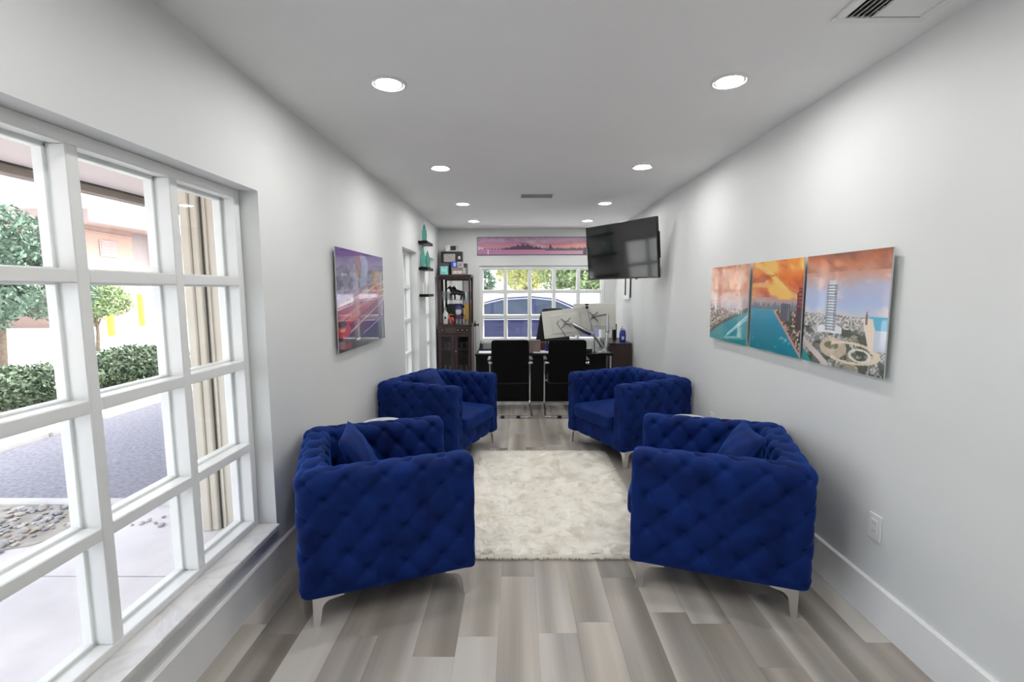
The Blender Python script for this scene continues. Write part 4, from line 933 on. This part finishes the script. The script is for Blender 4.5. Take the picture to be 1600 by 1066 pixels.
# ------------------------------------------------------------------ things on the desk
tag(obj('desk_paper', boxm((-.17, -.10, 0), (.17, .10, .004)), M['paper'], None, (-.32, 6.20, DZ), (0, 0, rad(3))), 'white papers lying on the desk beside the phone', 'paper')
tag(obj('paper_stack', boxm((-.14, -.11, 0), (.14, .11, .012)), M['paper'], None, (.36, 6.20, DZ), (0, 0, rad(-2))), 'white papers on the desk between the guest chairs', 'paper')
t = thing('desk_phone', 'black desk phone with its handset on the desk corner', 'phone', (-.40, 6.40, DZ)); ph = MB(); ph.prism([(-.09, 0), (.09, 0), (.09, .085), (-.09, .03)], -.10, .10, 'x'); obj('phone_base', ph, M['black'], t)
obj('handset', MB().tube([(-.075, -.06, .085), (-.075, 0, .10), (-.075, .07, .105)], [.02, .014, .02], 10), M['black'], t, smooth=40)
t = thing('wood_photo_block', 'grey-brown wooden block standing on the desk between the guest chairs', 'box', (.235, 6.14, DZ), rad(-4)); obj('block', boxm((-.075, -.018, 0), (.075, .018, .165), .002), mat('weathered_wood', (.20, .15, .13), .6, var=.3, scale=14, stretch=(3, 3, .4)), t); obj('border', MB().box((.069, -.020, 0), (.075, -.0181, .165)).box((-.075, -.020, .159), (.069, -.0181, .165)), M['brushed'], t)
t = thing('white_mug', 'white mug with handle near the window end of the desk', 'mug', (.02, 6.55, DZ)); obj('cup', MB().lathe([(.03, 0), (.036, .004), (.038, .10), (.034, .10), (.032, .01), (.002, .01)], 20), M['white'], t, smooth=40); obj('handle', MB().tube([(.036, 0, .08), (.062, 0, .075), (.064, 0, .04), (.037, 0, .025)], .006, 8), M['white'], t, smooth=40)
tag(obj('tissue_box', MB().box((-.055, -.055, 0), (.055, .055, .105), .006).lathe([(.03, .105), (.022, .12), (.028, .135), (.004, .14)], 9), M['paper'], None, (.16, 6.56, DZ)), 'white tissue box with a raised tissue behind the wooden block', 'tissue box')
t = thing('pen_cup', 'dark blue pen cup with pens on the desk', 'cup', (.41, 6.22, DZ+.012)); obj('cup', MB().lathe([(.032, 0), (.034, .09), (.031, .09), (.029, .006), (.002, .006)], 16), mat('navy_plastic', (.02, .02, .16), .35), t, smooth=40)
for i in range(4): obj('pen', MB().tube([(.012*math.cos(i*1.7), .012*math.sin(i*1.7), .01), (.03*math.cos(i*1.7), .03*math.sin(i*1.7), .13)], .004, 6), [M['white'], M['black'], M['teal'], M['white']][i], t)
tag(obj('notebook', boxm((-.05, -.02, 0), (.05, .02, .11), .004), mat('maroon_cover', (.08, .012, .02), .5), None, (.345, 6.29, DZ+.012)), 'small maroon notebook standing beside the blue pen cup', 'notebook')
tag(obj('keyboard_tray', boxm((-.12, -.09, 0), (.12, .09, .05), .006), M['black'], None, (.86, 6.20, DZ)), 'black office device on the desk under the monitor', 'device')
tag(obj('white_card_box', boxm((-.05, -.03, 0), (.05, .03, .12), .003), M['white'], None, (.80, 6.42, DZ)), 'small white card box under the pale monitor', 'box')
#EXT
# ================================================================== OUTSIDE
GZ = -.12
tag(obj('ground', boxm((-70, -40, -.6), (70, 90, -.17)), M['drive']), 'bright concrete ground around the building', kind='structure')
wk = tag(obj('walkway', boxm((-5.0, -6, -.17), (XL-WT, 2.484, GZ)), M['concrete']), 'pale concrete walkway outside the gridded window', kind='structure')
obj('slab', boxm((-5.0, 2.494, -.17), (XL-WT, 3.35, GZ)), M['concrete'], wk)
tag(obj('asphalt_lane', boxm((-5.17, 3.44, -.17), (XL-WT, 40, GZ-.01)), M['asphalt']), 'grey asphalt lane outside the gridded window', kind='structure')
tag(obj('near_kerb', boxm((-5.17, 3.352, -.17), (-1.9, 3.438, GZ+.035), .015), M['kerb']), 'pale kerb where the walkway meets the asphalt', kind='structure')
kb = tag(obj('far_kerb', boxm((-5.5, -6, -.17), (-5.172, 5.1, GZ+.05), .02), M['kerb']), 'long pale kerb along the hedge side of the lane', kind='structure')
for i in range(6): obj('kerb_segment', boxm((-5.5, 5.11+i*3, -.17), (-5.172, 8.10+i*3, GZ+.05), .02), M['kerb'], kb)
tag(obj('planting_strip', boxm((-7.6, -6, -.17), (-5.502, 30, GZ+.02)), M['soil']), 'dry soil strip under the hedges', kind='structure')
gb = tag(obj('gravel_bed', MB().prism([(-4.6, 2.55), (-3.4, 2.66), (-3.05, 2.80), (-2.93, 2.98), (-2.86, 3.16), (-2.80, 3.34), (-4.6, 3.34)], GZ, GZ+.006, 'z'), M['soil']), 'bed of pale gravel stones beside the walkway', kind='structure')
R3 = np.random.default_rng(11); stones = []
sm = [mat('pale_stone', (.62, .58, .54), .8, var=.12), mat('tan_stone', (.50, .43, .36), .8, var=.12), mat('grey_stone', (.42, .41, .42), .8, var=.12)]
for q in range(6):
    m = MB(); n_ = 7; ring_ = []
    prof = [(.3, -.5), (.85, -.3), (1, .1), (.7, .5), (.2, .62)]
    m.lathe(prof, n_); j = R3.uniform(.8, 1.2, len(m.v)); m.v = [(x*j[i]*1.25, y*j[i], z*j[i]*.8) for i, (x, y, z) in enumerate(m.v)]
    me = m.mesh('stone', 'all'); me.materials.append(sm[q % 3]); stones.append(me)
nst = 0
while nst < 290:
    x, y = R3.uniform(-4.0, -2.2), R3.uniform(2.62, 3.33)
    dens = x < -3.15+.30*(y-2.7)/.6
    if not dens and (R3.random() > .25 or y < 3.05): continue
    s_ = R3.uniform(.012, .027)*(1 if dens else .8); o = obj('stone', stones[int(R3.integers(6))], None, gb, (x, y, GZ+(.006 if dens else 0)+s_*.38), (R3.uniform(-.3, .3), R3.uniform(-.3, .3), R3.uniform(0, 6.28))); o.scale = (s_, s_, s_); nst += 1

# own building outside: soffit, fascia, projecting wall
tag(obj('roof_soffit', boxm((-2.97, -4, 2.22), (XL-WT-.002, 12, 2.44)), M['soffit']), 'pinkish roof soffit above the gridded window', kind='structure')
tag(obj('gap_shade_strip', boxm((-3.00, -4, 2.213), (-2.971, 12, 2.30)), M['darkgap']), 'dark strip coloured as the shade in the gap along the soffit edge', kind='structure')  # near-black strip stands in for the shade between soffit and fascia
tag(obj('roof_fascia', boxm((-3.10, -4, 2.165), (-3.002, 12, 2.50)), M['fascia']), 'brown fascia board at the soffit edge', kind='structure')
pw = thing('projecting_wall', 'beige projecting outside wall with ribbed tan strip beside the gridded window', None, (0, 3.02, GZ), 0, kind='structure')
obj('wall_core', boxm((-2.06, .02, 0), (XL-WT-.003, .14, 2.338)), M['beige'], pw)
obj('corner_casing', MB().box((-2.085, -.03, 0), (-2.03, .15, 2.338), .006).box((-2.03, -.015, 0), (-1.985, .02, 2.338), .006), M['beige'], pw)
obj('seam', boxm((-1.984, .012, 0), (-1.976, .0205, 2.338)), M['darkgap'], pw)
for i in range(5): obj('rib', boxm((-1.872+i*.018, -.002, 0), (-1.872+i*.018+.013, .02, 2.338), .003), M['ribbed'], pw)
obj('panel_moulding', boxm((-1.962, .008, 0), (-1.947, .02, 2.338), .003), M['beige'], pw)

# leafy things
def leaf_cloud(n, blobs, size, seed, flat=.5):
    R_ = np.random.default_rng(seed); w_ = np.array([b[3]*b[4]*b[5] for b in blobs])**.66; w_ /= w_.sum(); pick = R_.choice(len(blobs), n, p=w_)
    B = np.array(blobs)[pick]; d = R_.normal(0, 1, (n, 3)); d /= np.linalg.norm(d, axis=1, keepdims=True); rr = R_.uniform(.55, 1.08, (n, 1))**.6
    c = B[:, :3]+d*rr*B[:, 3:6]
    t1 = R_.normal(0, 1, (n, 3)); t1 /= np.linalg.norm(t1, axis=1, keepdims=True); t2 = np.cross(t1, R_.normal(0, 1, (n, 3))); t2 /= np.linalg.norm(t2, axis=1, keepdims=True)
    L_ = size*R_.uniform(.6, 1.3, (n, 1)); W_ = L_*flat*.5
    v4 = np.stack([c-t1*L_*.5, c+t2*W_, c+t1*L_*.5, c-t2*W_], 1).reshape(-1, 3)
    me = bpy.data.meshes.new('foliage'); me.from_pydata(v4.tolist(), [], np.arange(4*n).reshape(-1, 4).tolist()); me.update(); return me
def bush(x, y, rx, ry, h, leaf, label, seed, n=9000):
    t = thing('hedge_bush', label, 'bush', (x, y, GZ+.02), 0, 'hedge bushes along the kerb'); R_ = np.random.default_rng(seed)
    bl = [(R_.uniform(-.5, .5)*rx, R_.uniform(-.5, .5)*ry, h*R_.uniform(.35, .62), rx*R_.uniform(.5, .62), ry*R_.uniform(.5, .62), h*R_.uniform(.32, .42)) for _ in range(9)]
    me = leaf_cloud(n, bl, .07, seed); o = obj('foliage', me, leaf, t); o['kind'] = 'stuff'
    st = MB()
    for k_ in range(6):
        a = k_*1.05; st.tube([(0, 0, 0), (.2*rx*math.cos(a), .2*ry*math.sin(a), h*.35), (.45*rx*math.cos(a), .45*ry*math.sin(a), h*.6)], [.022, .014, .006], 6)
    obj('stems', st, M['bark'], t)
bush(-6.55, 6.1, .75, .95, .66, M['leafdark'], 'dense dark green hedge bush beyond the lane, by the larger tree', 21)
bush(-6.6, 8.0, .75, 1.0, .70, M['leafdark'], 'dense green hedge bush beyond the lane, in front of the small tree', 22)
def tree(name, x, y, h, r, leaf, label, seed, n=7000, trunk=.09, size=.12, zc=.62, sq=.75, gz=-.17, group=None):
    t = thing(name, label, 'tree', (x, y, gz), 0, group); R_ = np.random.default_rng(seed); bl = []
    for _ in range(14):
        d = R_.normal(0, 1, 3); d /= np.linalg.norm(d); q = R_.uniform(.25, .72); bl.append((d[0]*r*q, d[1]*r*q, h*zc+d[2]*r*sq*q, r*.42, r*.42, r*.36))
    o = obj('foliage', leaf_cloud(n, bl, size, seed, .42), leaf, t); o['kind'] = 'stuff'
    tr = MB().tube([(0, 0, 0), (.03*r, .02*r, h*.25), (-.03*r, .04*r, h*.5), (0, 0, h*.75)], [trunk, trunk*.8, trunk*.6, trunk*.25], 8)
    for k_ in range(7):
        b_ = bl[k_]; tr.tube([(0, 0, h*(.25+.04*k_)), (b_[0]*.5, b_[1]*.5, (h*.35+b_[2])*.5), b_[:3]], [trunk*.5, trunk*.3, trunk*.1], 6)
    obj('trunk', tr, M['bark'], t, smooth='all')
tree('garden_tree', -10.6, 9.6, 3.7, 1.75, M['leafblue'], 'large blue-green tree standing behind the hedge', 31, 20000, size=.12, zc=.54)
tree('small_tree', -11.6, 13.0, 2.35, 1.0, M['leafmid'], 'small bright green tree in front of the pink building', 32, 8000, trunk=.05, size=.11, zc=.62)
# pink building across the drive
pb = thing('pink_building', 'pink stucco building with a deep eave and grey door across the drive', 'building', (-20.0, 21.95, -.17))
obj('wall', boxm((-12, -.3, 0), (0, 3.05, 4.75)), M['stucco'], pb); obj('wall', boxm((-12, 4.75, 0), (0, 30, 4.75)), M['stucco'], pb); obj('door_recess', boxm((-12, 3.05, 0), (-.35, 4.75, 4.75)), M['greypanel'], pb)
obj('eave', boxm((-12.5, -.6, 4.75), (1.1, 30.5, 5.35), .03), M['eave'], pb); obj('conduit', MB().tube([(.05, -.3, 4.5), (.05, 3.0, 4.45)], .03, 8), M['eave'], pb)
vt = obj('vent', MB().box((.0, 1.05, 3.35), (.04, 2.05, 4.15), .01), M['eave'], pb)
for i in range(5): obj('slat', boxm((.041, 1.13, 3.45+i*.14), (.06, 1.97, 3.52+i*.14)), M['greypanel'], vt)
for x, y, h, lab in ((-17.7, 22.33, 1.45, 'yellow bollard standing before the grey door'), (-14.87, 17.3, 1.05, 'yellow bollard behind the small green tree')):
    t = thing('bollard', lab, 'bollard', (x, y, -.17), 0, 'yellow bollards'); obj('post', MB().lathe([(.12, 0), (.12, h), (.10, h+.06), (.04, h+.09)], 18), M['yellow'], t, smooth=40); obj('foot', MB().lathe([(.2, 0), (.2, .03), (.16, .04)], 18), M['kerb'], t)

# beyond the far window: car, fence, trees
fn = thing('vinyl_fence', 'white vinyl board fence behind the parked car', 'fence', (0, 13.2, -.17))
bd = boxm((0, -.02, .05), (.178, .02, 1.55), .006).mesh('board')
for i in range(64): obj('board', bd, M['vinyl'], fn, (-5.6+i*.182, 0, 0))
obj('top_rail', boxm((-5.7, -.04, 1.55), (6.1, .04, 1.63), .01), M['vinyl'], fn); obj('bottom_rail', boxm((-5.7, -.04, 0), (6.1, .04, .09), .01), M['vinyl'], fn)
for i in range(6): obj('post', boxm((-5.75+i*2.35, -.06, 0), (-5.63+i*2.35, .06, 1.68), .01), M['vinyl'], fn)
for i, (x, y, h, r, lf, lab) in enumerate([(-2.1, 16.8, 3.3, 1.5, 'leafblue', 'bluish green tree behind the white fence'), (.4, 20.5, 6.4, 2.3, 'leafyellow', 'pale yellow-green tree behind the white fence'), (2.5, 17.2, 5.0, 2.1, 'leafmid', 'full mid-green tree behind the white fence'), (5.4, 18.8, 6.2, 2.5, 'leafyellow', 'sunlit yellow tree behind the end of the white fence'), (4.4, 16.0, 2.7, 1.2, 'leafdark', 'low dark green tree against the back of the white fence')]):
    tree('fence_tree', x, y, h, r, M[lf], lab, 50+i, 9000, trunk=.12, size=.2, zc=.52, sq=.95, group='trees behind the fence')
def car():
    t = thing('parked_car', 'dark blue sedan parked outside the window behind the desk', 'car', (.15, 10.35, -.17))
    t.scale = (1.07, 1.0, 1.07)
    paint = mat('dark_blue_car_paint', (.008, .012, .075), .3, .1, var=.05, coat=.4); cg = mat('tinted_car_glass', (.03, .045, .075), .15, var=.3, scale=3); ch = M['chrome']
    bot = [(-2.35, .28), (-2.38, .55), (-2.30, .86), (-1.6, .955), (-.8, .985), (.6, .975), (1.15, .93), (1.95, .80), (2.28, .66), (2.36, .45), (2.30, .25), (1.86, .22)]
    def arch(cx): return [(cx+.36*math.cos(a), .30+.38*math.sin(a)) for a in np.linspace(0, PI, 12)]
    prof = bot+arch(1.45)+arch(-1.42)+[(-2.0, .22)]
    G = []
    for y, sc in ((-.90, .97), (-.92, 1.0), (.92, 1.0), (.90, .97)): G.append([(x*1.0, y*(1-.06*(abs(x)/2.35)**3), .6+(z-.6)*sc) for x, z in prof])
    m = MB(); n_ = len(prof); V = [p for g_ in G for p in g_]; F_ = []
    for a in range(3):
        for i in range(n_): F_.append((a*n_+i, a*n_+(i+1) % n_, (a+1)*n_+(i+1) % n_, (a+1)*n_+i))
    F_ += [tuple(range(n_)), tuple(range(3*n_, 4*n_))]; m.add(V, F_); obj('body', m, paint, t, smooth=30)
    base = [(-1.55, .95), (-1.0, 1.24), (-.45, 1.385), (.15, 1.42), (.62, 1.37), (1.15, 1.15), (1.62, .90)]
    def yz(z): return .86-.30*max(0, (z-.95))/.47*.75
    # roof shell and pillars
    m = MB(); L_ = [(x, -yz(z), z) for x, z in base]; Rr = [(x, yz(z), z) for x, z in base]
    inner = list(range(len(base)))
    m.add(L_+Rr, [(i, i+1, i+1+len(base), i+len(base)) for i in inner[:-1]])
    obj('roof', m, paint, t, smooth='all')
    for s in (-1, 1):
        def sp(x, z, o=.004): return (x, s*(yz(z)+o), z)
        def quad(name, pts, mt, o=.0): mm = MB(); mm.add([sp(x, z, o) for x, z in pts]+[sp(x, z, o-.012) for x, z in pts], [tuple(range(len(pts))), tuple(range(len(pts), 2*len(pts)))]+[(i, (i+1) % len(pts), (i+1) % len(pts)+len(pts), i+len(pts)) for i in range(len(pts))]); return obj(name, mm, mt, t)
        quad('side_panel', [(-1.55, .95)]+base[1:]+[(1.62, .90), (.6, .97), (-.8, .98)], paint, 0)
        quad('side_window', [(-1.25, 1.0), (-.95, 1.20), (-.62, 1.285), (-.60, 1.0)], cg, .004); quad('side_window', [(-.56, 1.0), (-.58, 1.295), (-.40, 1.335), (.15, 1.362), (.16, 1.0)], cg, .004); quad('side_window', [(.24, 1.0), (.22, 1.362), (.58, 1.318), (1.00, 1.135), (1.22, .985)], cg, .004)
        obj('window_trim', MB().tube([sp(-1.32, .99, .008), sp(-.98, 1.222, .008), sp(-.42, 1.355, .008), sp(.15, 1.384, .008), sp(.60, 1.338, .008), sp(1.04, 1.14, .008), sp(1.30, .975, .008)], .011, 6), ch, t); obj('belt_trim', MB().tube([sp(-1.32, .985, .014), sp(.2, .988, .014), sp(1.30, .965, .014)], .011, 6), ch, t)
        obj('door_handle', MB().box((-.52, s*.935-.012, .80), (-.34, s*.935+.012, .83), .006), paint, t); obj('door_handle', MB().box((.34, s*.935-.012, .79), (.52, s*.935+.012, .82), .006), paint, t)
        obj('wing_mirror', MB().box((.98, s*.93-.09, 1.0), (1.14, s*.93+.09, 1.12), .03), paint, t)
        for xw in (1.45, -1.42):
            wl = obj('wheel', MB().at((xw, s*.80, .32), (PI/2, 0, 0)).lathe([(.20, -.10), (.31, -.10), (.325, -.06), (.325, .06), (.31, .10), (.20, .10)], 28), M['black'], t, smooth=40); obj('rim', MB().at((xw, s*.80, .32), (PI/2, 0, 0)).lathe([(.02, -.085), (.20, -.09), (.20, .09), (.02, .085)], 20), M['brushed'], wl, smooth=40)
    obj('windscreen', MB().add([(1.16, -.60, 1.165), (1.16, .60, 1.165), (1.60, .74, .925), (1.60, -.74, .925)], [(0, 1, 2, 3)]), cg, t, (.012, 0, .012)); obj('rear_window', MB().add([(-1.02, -.60, 1.245), (-1.02, .60, 1.245), (-1.50, .72, .99), (-1.50, -.72, .99)], [(0, 1, 2, 3)]), cg, t, (-.012, 0, .012))
    for s in (-1, 1):
        obj('headlight', MB().box((2.12, s*.62-.16, .62), (2.30, s*.62+.16, .72), .02), M['white'], t); obj('tail_light', MB().box((-2.36, s*.66-.16, .74), (-2.26, s*.66+.16, .86), .02), mat('red_lamp', (.5, .02, .02), .2), t)
car()
